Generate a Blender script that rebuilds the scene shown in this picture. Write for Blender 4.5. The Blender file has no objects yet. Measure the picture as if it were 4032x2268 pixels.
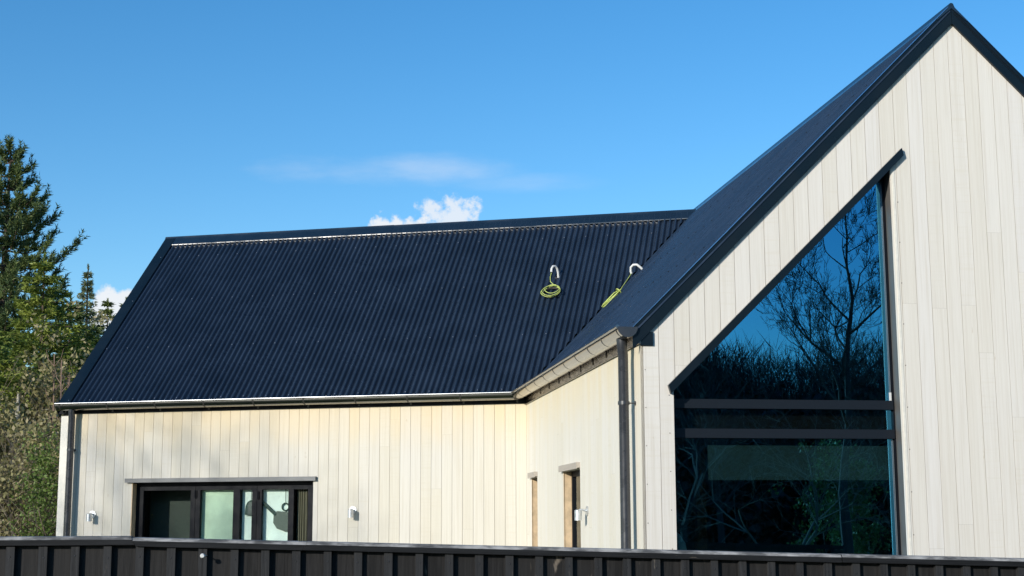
import bpy, math, random
import numpy as np
from mathutils import Matrix, Vector
R = math.radians
sc = bpy.context.scene
EYE = 1.65

# ---------------------------------------------------------------- camera
cam_d = bpy.data.cameras.new("camera"); cam = bpy.data.objects.new("camera", cam_d); sc.collection.objects.link(cam)
cam_d.sensor_width = 36; cam_d.lens = 50.82; cam_d.clip_start = .1; cam_d.clip_end = 3000
_p, _r = .161569, -.00366
_ri0 = Vector((1, 0, 0)); _up0 = Vector((0, -math.sin(_p), math.cos(_p))); _fw = Vector((0, math.cos(_p), math.sin(_p)))
_ri = _ri0 * math.cos(_r) + _up0 * math.sin(_r); _up = _up0 * math.cos(_r) - _ri0 * math.sin(_r)
m = Matrix.Identity(4)
for i in range(3):
    m[i][0], m[i][1], m[i][2] = _ri[i], _up[i], -_fw[i]
m[2][3] = EYE
cam.matrix_world = m
sc.camera = cam

# ---------------------------------------------------------------- exposure, sun, sky
sc.view_settings.view_transform = 'Standard'; sc.view_settings.look = 'None'; sc.view_settings.gamma = 1
sc.view_settings.exposure = 0.28
SUN_AZ, SUN_EL = 217.4, 16.5          # clockwise from +Y
sun_d = bpy.data.lights.new("sun", 'SUN'); sun = bpy.data.objects.new("sun", sun_d); sc.collection.objects.link(sun)
sun_d.energy = 3.6; sun_d.angle = R(.53); sun_d.color = (1, .955, .87)
tosun = Vector((math.sin(R(SUN_AZ)) * math.cos(R(SUN_EL)), math.cos(R(SUN_AZ)) * math.cos(R(SUN_EL)), math.sin(R(SUN_EL))))
sun.rotation_euler = tosun.to_track_quat('Z', 'Y').to_euler()
sun.location = tosun * 60

class NT:
    def __init__(s, tree): s.t = tree; s.n = tree.nodes; s.l = tree.links
    def node(s, typ, **kw):
        n = s.n.new(typ)
        for k, v in kw.items(): setattr(n, k, v)
        return n
    def put(s, sock, v):
        if hasattr(v, 'default_value') or hasattr(v, 'is_linked'): s.l.new(v, sock)
        elif v is not None: sock.default_value = v
    def m(s, op, a, b=None, c=None, clamp=False):
        n = s.n.new('ShaderNodeMath'); n.operation = op; n.use_clamp = clamp
        s.put(n.inputs[0], a)
        if b is not None: s.put(n.inputs[1], b)
        if c is not None: s.put(n.inputs[2], c)
        return n.outputs[0]
    def noise(s, vec, scale=1., detail=3., rough=.5, dist=0.):
        n = s.n.new('ShaderNodeTexNoise'); s.put(n.inputs['Vector'], vec)
        n.inputs['Scale'].default_value = scale; n.inputs['Detail'].default_value = detail
        n.inputs['Roughness'].default_value = rough; n.inputs['Distortion'].default_value = dist
        return n.outputs['Fac']
    def xyz(s, x=0., y=0., z=0.):
        n = s.n.new('ShaderNodeCombineXYZ')
        for i, v in enumerate((x, y, z)): s.put(n.inputs[i], v)
        return n.outputs[0]
    def sep(s, v):
        n = s.n.new('ShaderNodeSeparateXYZ'); s.put(n.inputs[0], v); return n.outputs
    def ramp(s, fac, a, b, lo=0., hi=1.):
        n = s.n.new('ShaderNodeMapRange'); n.interpolation_type = 'SMOOTHSTEP'
        s.put(n.inputs[0], fac); n.inputs[1].default_value = a; n.inputs[2].default_value = b
        n.inputs[3].default_value = lo; n.inputs[4].default_value = hi
        return n.outputs[0]
    def mix(s, f, a, b, typ='MIX'):
        n = s.n.new('ShaderNodeMix'); n.data_type = 'RGBA'; n.blend_type = typ
        s.put(n.inputs[0], f)
        for sock, v in ((n.inputs[6], a), (n.inputs[7], b)):
            if isinstance(v, tuple): sock.default_value = (*v, 1) if len(v) == 3 else v
            else: s.l.new(v, sock)
        return n.outputs[2]

w = bpy.data.worlds.new("World"); sc.world = w; w.use_nodes = True
T = NT(w.node_tree); T.n.clear()
sky = T.node('ShaderNodeTexSky'); sky.sky_type = 'NISHITA'; sky.sun_disc = False
sky.sun_elevation = R(SUN_EL); sky.sun_rotation = R(SUN_AZ); sky.altitude = 0; sky.air_density = 1.0; sky.dust_density = .3; sky.ozone_density = 3.0
hs = T.node('ShaderNodeHueSaturation'); hs.inputs['Saturation'].default_value = 1.29; T.l.new(sky.outputs[0], hs.inputs['Color'])
bg = T.node('ShaderNodeBackground'); T.l.new(hs.outputs[0], bg.inputs[0]); bg.inputs[1].default_value = .15
tc = T.node('ShaderNodeTexCoord'); dx, dy, dz = T.sep(tc.outputs['Generated'])
az = T.m('ARCTAN2', dx, dy); el = T.m('ARCSINE', dz)
def blob(az0, el0, ra, re, amp, scale, soft, sx=1., det=6.):
    a = T.m('DIVIDE', T.m('SUBTRACT', az, R(az0)), R(ra)); e = T.m('DIVIDE', T.m('SUBTRACT', el, R(el0)), R(re))
    d = T.m('ADD', T.m('POWER', T.m('ABSOLUTE', a), 2.), T.m('POWER', T.m('ABSOLUTE', e), 2.))
    n = T.noise(T.xyz(T.m('MULTIPLY', az, sx), el, az0), scale, det, .58)
    v = T.m('ADD', T.m('SUBTRACT', 1., d), T.m('MULTIPLY', T.m('SUBTRACT', n, .5), amp))
    return T.ramp(v, 0., soft)
c1 = blob(-4.5, 10.6, 2.45, 1.6, 3.2, 60, .5)
c2 = blob(-2.4, 12.1, 1.4, .95, 4.5, 75, .9)
c3 = blob(-15.5, 8.1, 1.2, .95, 2.6, 70, .6)
cum = T.m('MAXIMUM', T.m('MAXIMUM', c1, T.m('MULTIPLY', c2, .85)), c3)
wsp = T.m('MULTIPLY', blob(-5.6, 13.9, 5.6, .85, 3.4, 26, 1.9, .28, 8.), .40)
wsp2 = T.m('MULTIPLY', blob(1.2, 13.4, 3.6, .5, 3.2, 34, 1.9, .22, 8.), .18)
cl = T.m('MINIMUM', T.m('MAXIMUM', T.m('MULTIPLY', cum, .95), T.m('MAXIMUM', wsp, wsp2)), 1.)
cbg = T.node('ShaderNodeBackground'); cbg.inputs[0].default_value = (.93, .96, 1, 1); cbg.inputs[1].default_value = .78
mx = T.node('ShaderNodeMixShader'); T.l.new(cl, mx.inputs[0]); T.l.new(bg.outputs[0], mx.inputs[1]); T.l.new(cbg.outputs[0], mx.inputs[2])
wo = T.node('ShaderNodeOutputWorld'); T.l.new(mx.outputs[0], wo.inputs[0])

# ---------------------------------------------------------------- materials
def new_mat(name):
    mt = bpy.data.materials.new(name); mt.use_nodes = True; t = NT(mt.node_tree)
    b = t.n['Principled BSDF']; return mt, t, b
def plain(name, col, rough=.5, metal=0., spec=.5, var=0., vscale=8., bump=0., bscale=40.):
    mt, t, b = new_mat(name)
    b.inputs['Roughness'].default_value = rough; b.inputs['Metallic'].default_value = metal
    b.inputs['Specular IOR Level'].default_value = spec
    if var:
        oc = t.node('ShaderNodeTexCoord').outputs['Object']
        n = t.noise(oc, vscale, 5, .6)
        c = t.mix(t.ramp(n, .3, .7), tuple(v * (1 - var) for v in col), tuple(min(1, v * (1 + var)) for v in col))
        t.l.new(c, b.inputs['Base Color'])
        t.l.new(t.ramp(n, .3, .7, max(.02, rough - .08), min(1, rough + .1)), b.inputs['Roughness'])
    else: b.inputs['Base Color'].default_value = (*col, 1)
    if bump:
        oc = t.node('ShaderNodeTexCoord').outputs['Object']
        bp = t.node('ShaderNodeBump'); bp.inputs['Strength'].default_value = bump; bp.inputs['Distance'].default_value = .01
        t.l.new(t.noise(oc, bscale, 4, .6), bp.inputs['Height']); t.l.new(bp.outputs[0], b.inputs['Normal'])
    return mt
def wood_cladding(name, pitch, phase, ztop, yellow, ycol=(.80, .60, .30), base=(.745, .70, .63)):
    """pale vertical cladding: each board has its own tint, lengthways grain, saw marks; less weathered under the eaves"""
    mt, t, b = new_mat(name)
    x, y, z = t.sep(t.node('ShaderNodeTexCoord').outputs['Object'])
    bi = t.m('FLOOR', t.m('DIVIDE', t.m('SUBTRACT', x, phase), pitch))
    w1 = t.node('ShaderNodeTexWhiteNoise'); w1.noise_dimensions = '1D'; t.l.new(bi, w1.inputs['W'])
    seg = t.m('FLOOR', t.m('DIVIDE', t.m('ADD', z, t.m('MULTIPLY', w1.outputs['Value'], 9.)), 4.6))
    w2 = t.node('ShaderNodeTexWhiteNoise'); w2.noise_dimensions = '2D'; t.l.new(t.xyz(bi, seg), w2.inputs['Vector'])
    rnd = w2.outputs['Value']; r3, r4, r5 = t.sep(w2.outputs['Color'])
    off = t.m('MULTIPLY', rnd, 37.)
    g1 = t.noise(t.xyz(t.m('MULTIPLY', x, 55.), off, t.m('MULTIPLY', z, .9)), 1., 5, .65, .6)
    g2 = t.noise(t.xyz(t.m('MULTIPLY', x, 190.), off, t.m('MULTIPLY', z, 3.)), 1., 3, .5)
    saw = t.noise(t.xyz(t.m('MULTIPLY', x, 2.), off, t.m('MULTIPLY', z, 42.)), 1., 2, .5)
    patch = t.noise(t.xyz(x, 0., t.m('MULTIPLY', z, .6)), 2.2, 4, .6)
    fr_ = t.m('FRACT', t.m('DIVIDE', t.m('ADD', z, t.m('MULTIPLY', w1.outputs['Value'], 9.)), 4.6))
    joint = t.m('LESS_THAN', fr_, .0009)
    knot = t.noise(t.xyz(t.m('MULTIPLY', x, 22.), off, t.m('MULTIPLY', z, 7.)), 1., 2, .5)
    bs = tuple(base)
    c = t.mix(t.m('MULTIPLY', r3, .85), bs, (bs[0] * .93, bs[1] * .915, bs[2] * .87))
    c = t.mix(t.m('MULTIPLY', t.ramp(r4, .55, 1.), .75), c, (bs[0] * .99, bs[1] * 1.0, bs[2] * 1.04))
    c = t.mix(t.m('MULTIPLY', t.ramp(g1, .42, .75), .55), c, (bs[0] * .80, bs[1] * .765, bs[2] * .70))
    c = t.mix(t.m('MULTIPLY', t.ramp(g1, .5, .2), .35), c, (bs[0] * 1.07, bs[1] * 1.07, bs[2] * 1.08))
    c = t.mix(t.m('MULTIPLY', t.ramp(g2, .5, .8), .35), c, (bs[0] * .82, bs[1] * .80, bs[2] * .76))
    c = t.mix(t.m('MULTIPLY', t.m('MULTIPLY', t.ramp(saw, .5, .72), t.ramp(r5, .5, .8)), .24), c, (bs[0] * .86, bs[1] * .82, bs[2] * .72))
    c = t.mix(t.m('MULTIPLY', t.ramp(patch, .5, .8), .22), c, (bs[0] * .86, bs[1] * .88, bs[2] * .91))
    c = t.mix(t.m('MULTIPLY', joint, .28), c, (bs[0] * .45, bs[1] * .42, bs[2] * .36))
    c = t.mix(t.m('MULTIPLY', t.ramp(knot, .74, .82), .45), c, (bs[0] * .62, bs[1] * .52, bs[2] * .38))
    if yellow:
        edge = t.m('ADD', t.m('SUBTRACT', z, ztop), t.m('MULTIPLY', t.m('SUBTRACT', t.noise(t.xyz(t.m('MULTIPLY', x, 2.4), 3., t.m('MULTIPLY', z, 1.2)), 1., 4, .6), .5), .55))
        f = t.m('MULTIPLY', t.ramp(edge, -.62, -.04), yellow)
        f = t.m('MULTIPLY', f, t.m('ADD', .55, t.m('MULTIPLY', rnd, .6)), clamp=True)
        c = t.mix(f, c, ycol)
        # a broad creamy cast on the sheltered wall
        c = t.mix(t.m('MULTIPLY', t.ramp(t.noise(t.xyz(x, 1., t.m('MULTIPLY', z, .5)), .8, 2, .5), .3, .7), .22 * yellow), c, (.80, .71, .50))
    t.l.new(c, b.inputs['Base Color']); b.inputs['Roughness'].default_value = .72; b.inputs['Specular IOR Level'].default_value = .25
    bp = t.node('ShaderNodeBump'); bp.inputs['Strength'].default_value = .25; bp.inputs['Distance'].default_value = .003
    t.l.new(t.m('ADD', g1, g2), bp.inputs['Height']); t.l.new(bp.outputs[0], b.inputs['Normal'])
    return mt
PG, PW = .1285, .1313        # board pitches
MAT = {}
MAT['gable_wood'] = wood_cladding('pale gable cladding', PG, .020, 1.4, 0)
MAT['side_wood'] = wood_cladding('pale side cladding', PG, 0., 1.4, .5, ycol=(.78, .64, .38), base=(.76, .72, .63))
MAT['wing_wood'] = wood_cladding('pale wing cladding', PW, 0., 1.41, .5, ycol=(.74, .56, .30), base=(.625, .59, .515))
MAT['trim_wood'] = plain('pale timber trim', (.74, .70, .61), .7, var=.06, vscale=20)
MAT['fresh_wood'] = plain('unweathered tan timber', (.60, .44, .27), .6, var=.15, vscale=12)
MAT['roof'] = plain('dark blue painted steel', (.021, .033, .054), .25, spec=.42, var=.16, vscale=2.2)
MAT['flash'] = plain('dark blue painted flashing', (.0045, .0095, .0145), .32, spec=.35, var=.1, vscale=3)
MAT['ridge'] = plain('dark blue glossy ridge steel', (.010, .018, .028), .16, spec=.9, var=.1, vscale=3)
MAT['lip'] = plain('sky sheen steel lip', (.50, .62, .80), .25, metal=1.)  # pale blue metal paints in the sky highlight along the verge edge
MAT['closure'] = plain('pale foam closure strip', (.20, .21, .225), .8, var=.5, vscale=30)
MAT['gutter'] = plain('dark metallic gutter steel', (.25, .245, .23), .13, metal=1.)
MAT['roll'] = plain('rolled gutter edge', (.33, .34, .34), .30, metal=1.)
MAT['strap'] = plain('gutter strap steel', (.07, .068, .062), .45, metal=.6)
MAT['pipe'] = plain('dark downpipe steel', (.035, .038, .045), .28, spec=.7, var=.1)
MAT['fascia'] = plain('dark brown metal fascia', (.20, .17, .15), .18, metal=1., var=.15, vscale=9)
MAT['lining'] = plain('dark wall lining', (.05, .045, .04), .8)
MAT['frame'] = plain('anthracite window frame', (.0055, .0065, .0095), .55, spec=.14, var=.08)
MAT['transom'] = plain('dark slate transom cover', (.008, .0115, .017), .5, spec=.3)
MAT['sill'] = plain('grey metal head flashing', (.085, .09, .095), .4, metal=.3, var=.15)
MAT['sill_pale'] = plain('taupe metal head flashing', (.42, .37, .31), .5, var=.08)
MAT['bead'] = plain('grey glazing bead', (.16, .17, .18), .4)
MAT['reveal'] = plain('grey reveal lining', (.10, .093, .085), .5, var=.08)
MAT['galv'] = plain('galvanised steel', (.62, .64, .65), .38, metal=.75, var=.12, vscale=40)
MAT['white_pvc'] = plain('white conduit plastic', (.66, .66, .63), .35)
MAT['cable'] = plain('yellow green cable sheath', (.45, .52, .13), .45, var=.3, vscale=60)
MAT['cable_dark'] = plain('black cable sheath', (.03, .025, .02), .5)
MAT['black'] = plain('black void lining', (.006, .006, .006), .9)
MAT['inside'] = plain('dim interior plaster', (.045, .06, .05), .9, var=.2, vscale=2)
MAT['mint'] = plain('pale mint blind fabric', (.74, .86, .78), .8, var=.06, vscale=6)
MAT['teal'] = plain('teal grey roller blind', (.035, .085, .095), .8, var=.1, vscale=4)
MAT['post'] = plain('brown oak post', (.16, .085, .03), .6, var=.3, vscale=8)
MAT['dark_green'] = plain('dark green enamel', (.03, .06, .045), .5)
MAT['nail'] = plain('dull nail head', (.25, .22, .18), .5, metal=.5)
MAT['screw'] = plain('zinc screw head', (.55, .56, .58), .35, metal=.8)
def glass(name, tint, ior, refl=(.86, .95, 1)):
    mt = bpy.data.materials.new(name); mt.use_nodes = True; t = NT(mt.node_tree); t.n.clear()
    tr = t.node('ShaderNodeBsdfTransparent'); tr.inputs[0].default_value = (*tint, 1)
    gl = t.node('ShaderNodeBsdfGlossy'); gl.inputs['Roughness'].default_value = .0; gl.inputs[0].default_value = (*refl, 1)
    fr = t.node('ShaderNodeFresnel'); fr.inputs[0].default_value = ior
    geo = t.node('ShaderNodeNewGeometry')
    oc = t.node('ShaderNodeTexCoord').outputs['Object']
    bp = t.node('ShaderNodeBump'); bp.inputs['Strength'].default_value = .02; bp.inputs['Distance'].default_value = .02
    t.l.new(t.noise(oc, 1.3, 2, .5), bp.inputs['Height']); t.l.new(bp.outputs[0], gl.inputs['Normal'])
    bf = geo.outputs['Backfacing']; t.l.new(t.mix(bf, tuple(tint), (1., 1., 1.)), tr.inputs[0])
    mxs = t.node('ShaderNodeMixShader'); t.l.new(t.m('MULTIPLY', fr.outputs[0], t.m('SUBTRACT', 1., bf)), mxs.inputs[0]); t.l.new(tr.outputs[0], mxs.inputs[1]); t.l.new(gl.outputs[0], mxs.inputs[2])
    o = t.node('ShaderNodeOutputMaterial'); t.l.new(mxs.outputs[0], o.inputs[0]); return mt
MAT['glass'] = glass('coated gable glass', (.60, .72, .68), 5.4, (.13, .62, 1.))
MAT['glass2'] = glass('clear door glass', (.95, .985, .96), 1.55)
def fence_wood(name, base, worn, amount):
    mt, t, b = new_mat(name)
    x, y, z = t.sep(t.node('ShaderNodeTexCoord').outputs['Object'])
    oi = t.node('ShaderNodeObjectInfo').outputs['Random']; off = t.m('MULTIPLY', oi, 50.)
    g = t.noise(t.xyz(t.m('MULTIPLY', x, 60.), off, t.m('MULTIPLY', z, 2.4)), 1., 5, .7, .8)
    kn = t.noise(t.xyz(t.m('MULTIPLY', x, 16.), off, t.m('MULTIPLY', z, 4.)), 1., 3, .6, .5)
    c = t.mix(t.ramp(g, .35, .75), base, tuple(v * 3. for v in base))
    c = t.mix(t.m('MULTIPLY', t.ramp(oi, .0, 1.), .5), c, tuple(v * 2.6 for v in base))
    c = t.mix(t.m('MULTIPLY', t.ramp(t.m('ADD', kn, t.m('MULTIPLY', oi, .06)), .68, .77), amount), c, worn)
    t.l.new(c, b.inputs['Base Color']); b.inputs['Roughness'].default_value = .66; b.inputs['Specular IOR Level'].default_value = .22
    bp = t.node('ShaderNodeBump'); bp.inputs['Strength'].default_value = .5; bp.inputs['Distance'].default_value = .003
    t.l.new(g, bp.inputs['Height']); t.l.new(bp.outputs[0], b.inputs['Normal'])
    return mt
MAT['fence'] = fence_wood('black stained fence timber', (.0085, .008, .0078), (.20, .165, .13), .8)
def rail_wood(name, base, worn, lo, hi):
    mt, t, b = new_mat(name)
    x, y, z = t.sep(t.node('ShaderNodeTexCoord').outputs['Object'])
    g = t.noise(t.xyz(t.m('MULTIPLY', x, 3.), t.m('MULTIPLY', y, 70.), t.m('MULTIPLY', z, 70.)), 1., 5, .7, .4)
    p = t.noise(t.xyz(t.m('MULTIPLY', x, 5.), 4., t.m('MULTIPLY', z, 22.)), 1., 4, .65)
    c = t.mix(t.ramp(g, .35, .75), base, tuple(v * 2.4 for v in base))
    c = t.mix(t.ramp(p, lo, hi), c, worn)
    t.l.new(c, b.inputs['Base Color']); b.inputs['Roughness'].default_value = .7; b.inputs['Specular IOR Level'].default_value = .2
    bp = t.node('ShaderNodeBump'); bp.inputs['Strength'].default_value = .4; bp.inputs['Distance'].default_value = .003
    t.l.new(g, bp.inputs['Height']); t.l.new(bp.outputs[0], b.inputs['Normal'])
    return mt
MAT['batten'] = fence_wood('greyer stained batten timber', (.0125, .0125, .013), (.24, .20, .16), .8)
MAT['rail'] = rail_wood('black stained capping rail', (.0075, .0078, .0085), (.20, .16, .12), .66, .80)
MAT['rail_top'] = rail_wood('weathered sunlit rail top', (.07, .068, .065), (.42, .40, .37), .40, .66)  # weathering, plus the sunlit chamfer put into the paler colour
def leaf(name, a, b_, c_=None, scale=.6, trans=.25):
    mt, t, b = new_mat(name)
    pos = t.node('ShaderNodeNewGeometry')
    n = t.noise(pos.outputs['Position'], scale, 3, .6)
    rr = pos.outputs['Random Per Island']
    c = t.mix(t.ramp(n, .35, .65), a, b_)
    if c_: c = t.mix(t.m('MULTIPLY', t.ramp(rr, .6, 1.), .8), c, c_)
    t.l.new(c, b.inputs['Base Color']); b.inputs['Roughness'].default_value = .55; b.inputs['Specular IOR Level'].default_value = .3
    tl = t.node('ShaderNodeBsdfTranslucent'); t.l.new(c, tl.inputs[0])
    mxs = t.node('ShaderNodeMixShader'); mxs.inputs[0].default_value = trans
    t.l.new(b.outputs[0], mxs.inputs[1]); t.l.new(tl.outputs[0], mxs.inputs[2]); t.l.new(mxs.outputs[0], t.n['Material Output'].inputs[0])
    return mt
MAT['pine'] = leaf('pine needles', (.055, .095, .040), (.115, .16, .050), (.22, .26, .08), .8)
MAT['fir'] = leaf('yellow green fir sprays', (.10, .15, .026), (.24, .28, .045), (.34, .38, .09), .7)
MAT['spruce'] = leaf('grey green spruce needles', (.11, .14, .07), (.20, .23, .11), (.33, .35, .18), .9)
MAT['bush'] = leaf('mid green bush leaves', (.055, .09, .022), (.13, .165, .042), (.24, .27, .09), .8)
MAT['ivy'] = MAT.setdefault('thicket', None) or leaf('glossy ivy leaves', (.050, .090, .018), (.12, .18, .035), (.24, .30, .10), 1.2)
MAT['dry'] = leaf('olive brown twig leaves', (.15, .14, .055), (.28, .25, .11), (.45, .37, .22), 1.0)
MAT['thicket'] = leaf('dark bare thicket twigs', (.012, .011, .009), (.026, .022, .017), (.06, .052, .042), 1.0, .0)
MAT['bark'] = plain('brown bark', (.10, .072, .050), .9, var=.35, vscale=6)
MAT['pale_bark'] = plain('pale lichen bark', (.36, .33, .26), .9, var=.3, vscale=5)
MAT['pink_twig'] = plain('pinkish dry stems', (.26, .17, .125), .85, var=.25, vscale=5)
MAT['dark_twig'] = plain('dark wet twigs', (.05, .04, .032), .9)
MAT['twig'] = plain('grey brown twigs', (.17, .135, .10), .9, var=.3, vscale=4)
MAT['grass'] = leaf('lawn and soil', (.045, .070, .020), (.09, .10, .04), None, .5, 0)

# ---------------------------------------------------------------- builders
COL = sc.collection
class MB:
    def __init__(s): s.v = []; s.f = []; s.mi = []
    def face(s, pts, mi=0):
        i = len(s.v); s.v += [tuple(p) for p in pts]; s.f.append(tuple(range(i, i + len(pts)))); s.mi.append(mi); return s
    def box(s, a, b, mi=0):
        (x0, y0, z0), (x1, y1, z1) = a, b
        x0, x1 = min(x0, x1), max(x0, x1); y0, y1 = min(y0, y1), max(y0, y1); z0, z1 = min(z0, z1), max(z0, z1)
        i = len(s.v); s.v += [(x0, y0, z0), (x1, y0, z0), (x1, y1, z0), (x0, y1, z0), (x0, y0, z1), (x1, y0, z1), (x1, y1, z1), (x0, y1, z1)]
        for q in ((0, 3, 2, 1), (4, 5, 6, 7), (0, 1, 5, 4), (1, 2, 6, 5), (2, 3, 7, 6), (3, 0, 4, 7)):
            s.f.append(tuple(i + k for k in q)); s.mi.append(mi)
        return s
    def loft(s, rings, mi=0, closed=True, caps=True):
        """rings: lists of points with equal length"""
        i0 = len(s.v); n = len(rings[0])
        for r_ in rings: s.v += [tuple(p) for p in r_]
        for k in range(len(rings) - 1):
            a, b = i0 + k * n, i0 + (k + 1) * n
            for j in range(n if closed else n - 1):
                j2 = (j + 1) % n; s.f.append((a + j, a + j2, b + j2, b + j)); s.mi.append(mi)
        if caps and closed:
            i1 = len(s.v); s.v += [tuple(p) for p in rings[0]] + [tuple(p) for p in rings[-1]]   # own vertices keep the shading of the sides clean
            s.f.append(tuple(i1 + j for j in range(n))[::-1]); s.mi.append(mi)
            s.f.append(tuple(i1 + n + j for j in range(n))); s.mi.append(mi)
        return s
    def tube(s, pts, rad, sides=8, mi=0):
        P = [Vector(p) for p in pts]; n = len(P)
        rad = rad if isinstance(rad, (list, tuple)) else [rad] * n
        up = None; rings = []
        for k in range(n):
            t = (P[min(k + 1, n - 1)] - P[max(k - 1, 0)]).normalized()
            if up is None:
                up = Vector((0, 0, 1)) if abs(t.z) < .9 else Vector((1, 0, 0))
            x = up.cross(t)
            x = x.normalized() if x.length > 1e-6 else t.orthogonal().normalized()
            y = t.cross(x); up = y
            rings.append([P[k] + (x * math.cos(a) + y * math.sin(a)) * rad[k] for a in [2 * math.pi * j / sides for j in range(sides)]])
        return s.loft(rings, mi)
    def cyl(s, a, b, r, sides=16, mi=0): return s.tube([a, b], r, sides, mi)
    def build(s, name, mats, parent=None, frame=None, smooth=False):
        me = bpy.data.meshes.new(name); me.from_pydata(s.v, [], s.f)
        if not isinstance(mats, (list, tuple)): mats = [mats]
        for mm in mats: me.materials.append(mm)
        if len(mats) > 1: me.polygons.foreach_set('material_index', s.mi)
        if smooth: me.polygons.foreach_set('use_smooth', [True] * len(s.f))
        o = bpy.data.objects.new(name, me); COL.objects.link(o)
        if smooth == 'auto':
            pass
        wm = frame if frame is not None else Matrix.Identity(4)
        if parent is not None:
            o.parent = parent
            if frame is not None: wm = world_of(parent).inverted() @ wm
        o.matrix_basis = wm
        return o
def world_of(o):
    mm = o.matrix_basis.copy()
    while o.parent: o = o.parent; mm = o.matrix_basis @ mm
    return mm
def tag(o, label=None, cat=None, group=None, kind=None):
    if label: o['label'] = label
    if cat: o['category'] = cat
    if group: o['group'] = group
    if kind: o['kind'] = kind
    return o
def empty(name, mw, label, cat, group=None):
    o = bpy.data.objects.new(name, None); COL.objects.link(o); o.matrix_basis = mw; o.empty_display_size = .2
    return tag(o, label, cat, group)
def frame(x, y, z, ang, flipx=False):
    mm = Matrix.Translation((x, y, z)) @ Matrix.Rotation(ang, 4, 'Z'); return mm

AG, AW = R(8.25), R(13.403)
# MF: x along the gable to the right, y into the house, z up from eye level
MF = frame(1.018, 11.402, EYE, AG)
# WF: x runs to the RIGHT along the wing wall from its far left (so a = -x), y into the wing
WF = frame(.166, 17.276, EYE, -AW)
# SF: side wall seen from outside: x runs from the gable corner back into depth negative so that outward is -y
SF = MF @ Matrix.Rotation(-math.pi / 2, 4, 'Z')      # local x = -v (towards the camera), local y = +u (into the house)
GZ = -EYE            # ground in frame coordinates

def board_wall(mb, x0, x1, zb, top, pitch, phase, holes=(), gap=.0038, th=.018):
    """vertical boards between x0 and x1, front face at y=0, outward is -y. top(x) gives the height.
       holes: (xa, xb, bottom(x), top(x))"""
    edges = set([x0, x1])
    k = math.floor((x0 - phase) / pitch)
    while phase + k * pitch < x1 + pitch:
        e = phase + k * pitch
        if x0 < e < x1: edges.add(e)
        k += 1
    joints = set(edges)
    for h in holes:
        for e in (h[0], h[1]):
            if x0 < e < x1: edges.add(e)
    # ridge break
    es = sorted(edges)
    for a, b in zip(es, es[1:]):
        if b - a < 1e-4: continue
        xa = a + (gap / 2 if a in joints and a != x0 else 0); xb = b - (gap / 2 if b in joints and b != x1 else 0)
        if xb - xa < .002: continue
        mid = (a + b) / 2; spans = [(lambda x: zb, top)]
        for h in holes:
            if h[0] <= mid <= h[1]:
                spans = [(lambda x: zb, h[2]), (h[3], top)]
        for lo, hi in spans:
            za0, za1, zb0, zb1 = lo(xa), hi(xa), lo(xb), hi(xb)
            if za1 - za0 < .004 and zb1 - zb0 < .004: continue
            za1 = max(za1, za0); zb1 = max(zb1, zb0)
            A = [(xa, 0, za0), (xb, 0, zb0), (xb, 0, zb1), (xa, 0, za1)]
            B = [(x, th, z) for x, _, z in A]
            mb.loft([A[::-1], B[::-1]])
def sheet(mb, pts, y0, y1, mi=0):
    """extruded polygon in xz between y0 and y1"""
    mb.loft([[(x, y0, z) for x, z in pts][::-1], [(x, y1, z) for x, z in pts][::-1]], mi)

# ================================================================ HOUSE
house = empty('house', Matrix.Translation((1.018, 11.402, 0)) @ Matrix.Rotation(AG, 4, 'Z'),
              'pale timber clad house with dark blue corrugated roofs, a tall gable and a low wing', 'house')
RU, RZ = 2.757, 4.324                 # main ridge
def mtop(u): return RZ - .035 - abs(u - RU)      # underside of the main roof
W = 2 * RU
MV = 9.6                             # house depth
# --- gable wall with the tall window
HX0, HX1 = .262, 2.152
def hole_top(u): return 1.035 + (u - .23) * .986
mb = MB()
hole = (HX0, HX1, lambda x: -1.55, hole_top)
board_wall(mb, 0., RU, GZ, mtop, PG, .020, [hole]); board_wall(mb, RU, W, GZ, mtop, PG, .020, [])
i_n = len(mb.f)
for k in range(14):
    z = 2.62 - k * .34
    if z > -1.4: mb.cyl((HX1 + .055, -.0022, z), (HX1 + .055, .004, z), .0045, 8, 1)
for k in range(9):
    z = 1.20 - k * .30
    mb.cyl((.035, -.0022, z), (.035, .004, z), .0045, 8, 1)
    if z < .95: mb.cyl((.225, -.0022, z + .1), (.225, .004, z + .1), .0045, 8, 1)
mb.build('gable_wall', [MAT['gable_wood'], MAT['nail']], house, MF)
mb = MB()
hb = [hole_top(HX0), hole_top(HX1)]
sheet(mb, [(0.005, GZ), (HX0, GZ), (HX0, mtop(HX0) - .02), (.005, mtop(0) - .02)], .0185, .12)
sheet(mb, [(HX0, hb[0]), (HX1, hb[1]), (HX1, mtop(HX1) - .02), (HX0, mtop(HX0) - .02)], .0185, .12)
sheet(mb, [(HX0, GZ), (HX1, GZ), (HX1, -1.55), (HX0, -1.55)], .0185, .12)
sheet(mb, [(HX1, GZ), (W - .005, GZ), (W - .005, mtop(W) - .02), (RU, mtop(RU) - .02), (HX1, mtop(HX1) - .02)], .0185, .12)
mb.build('wall_lining', MAT['lining'], house, MF)
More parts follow.
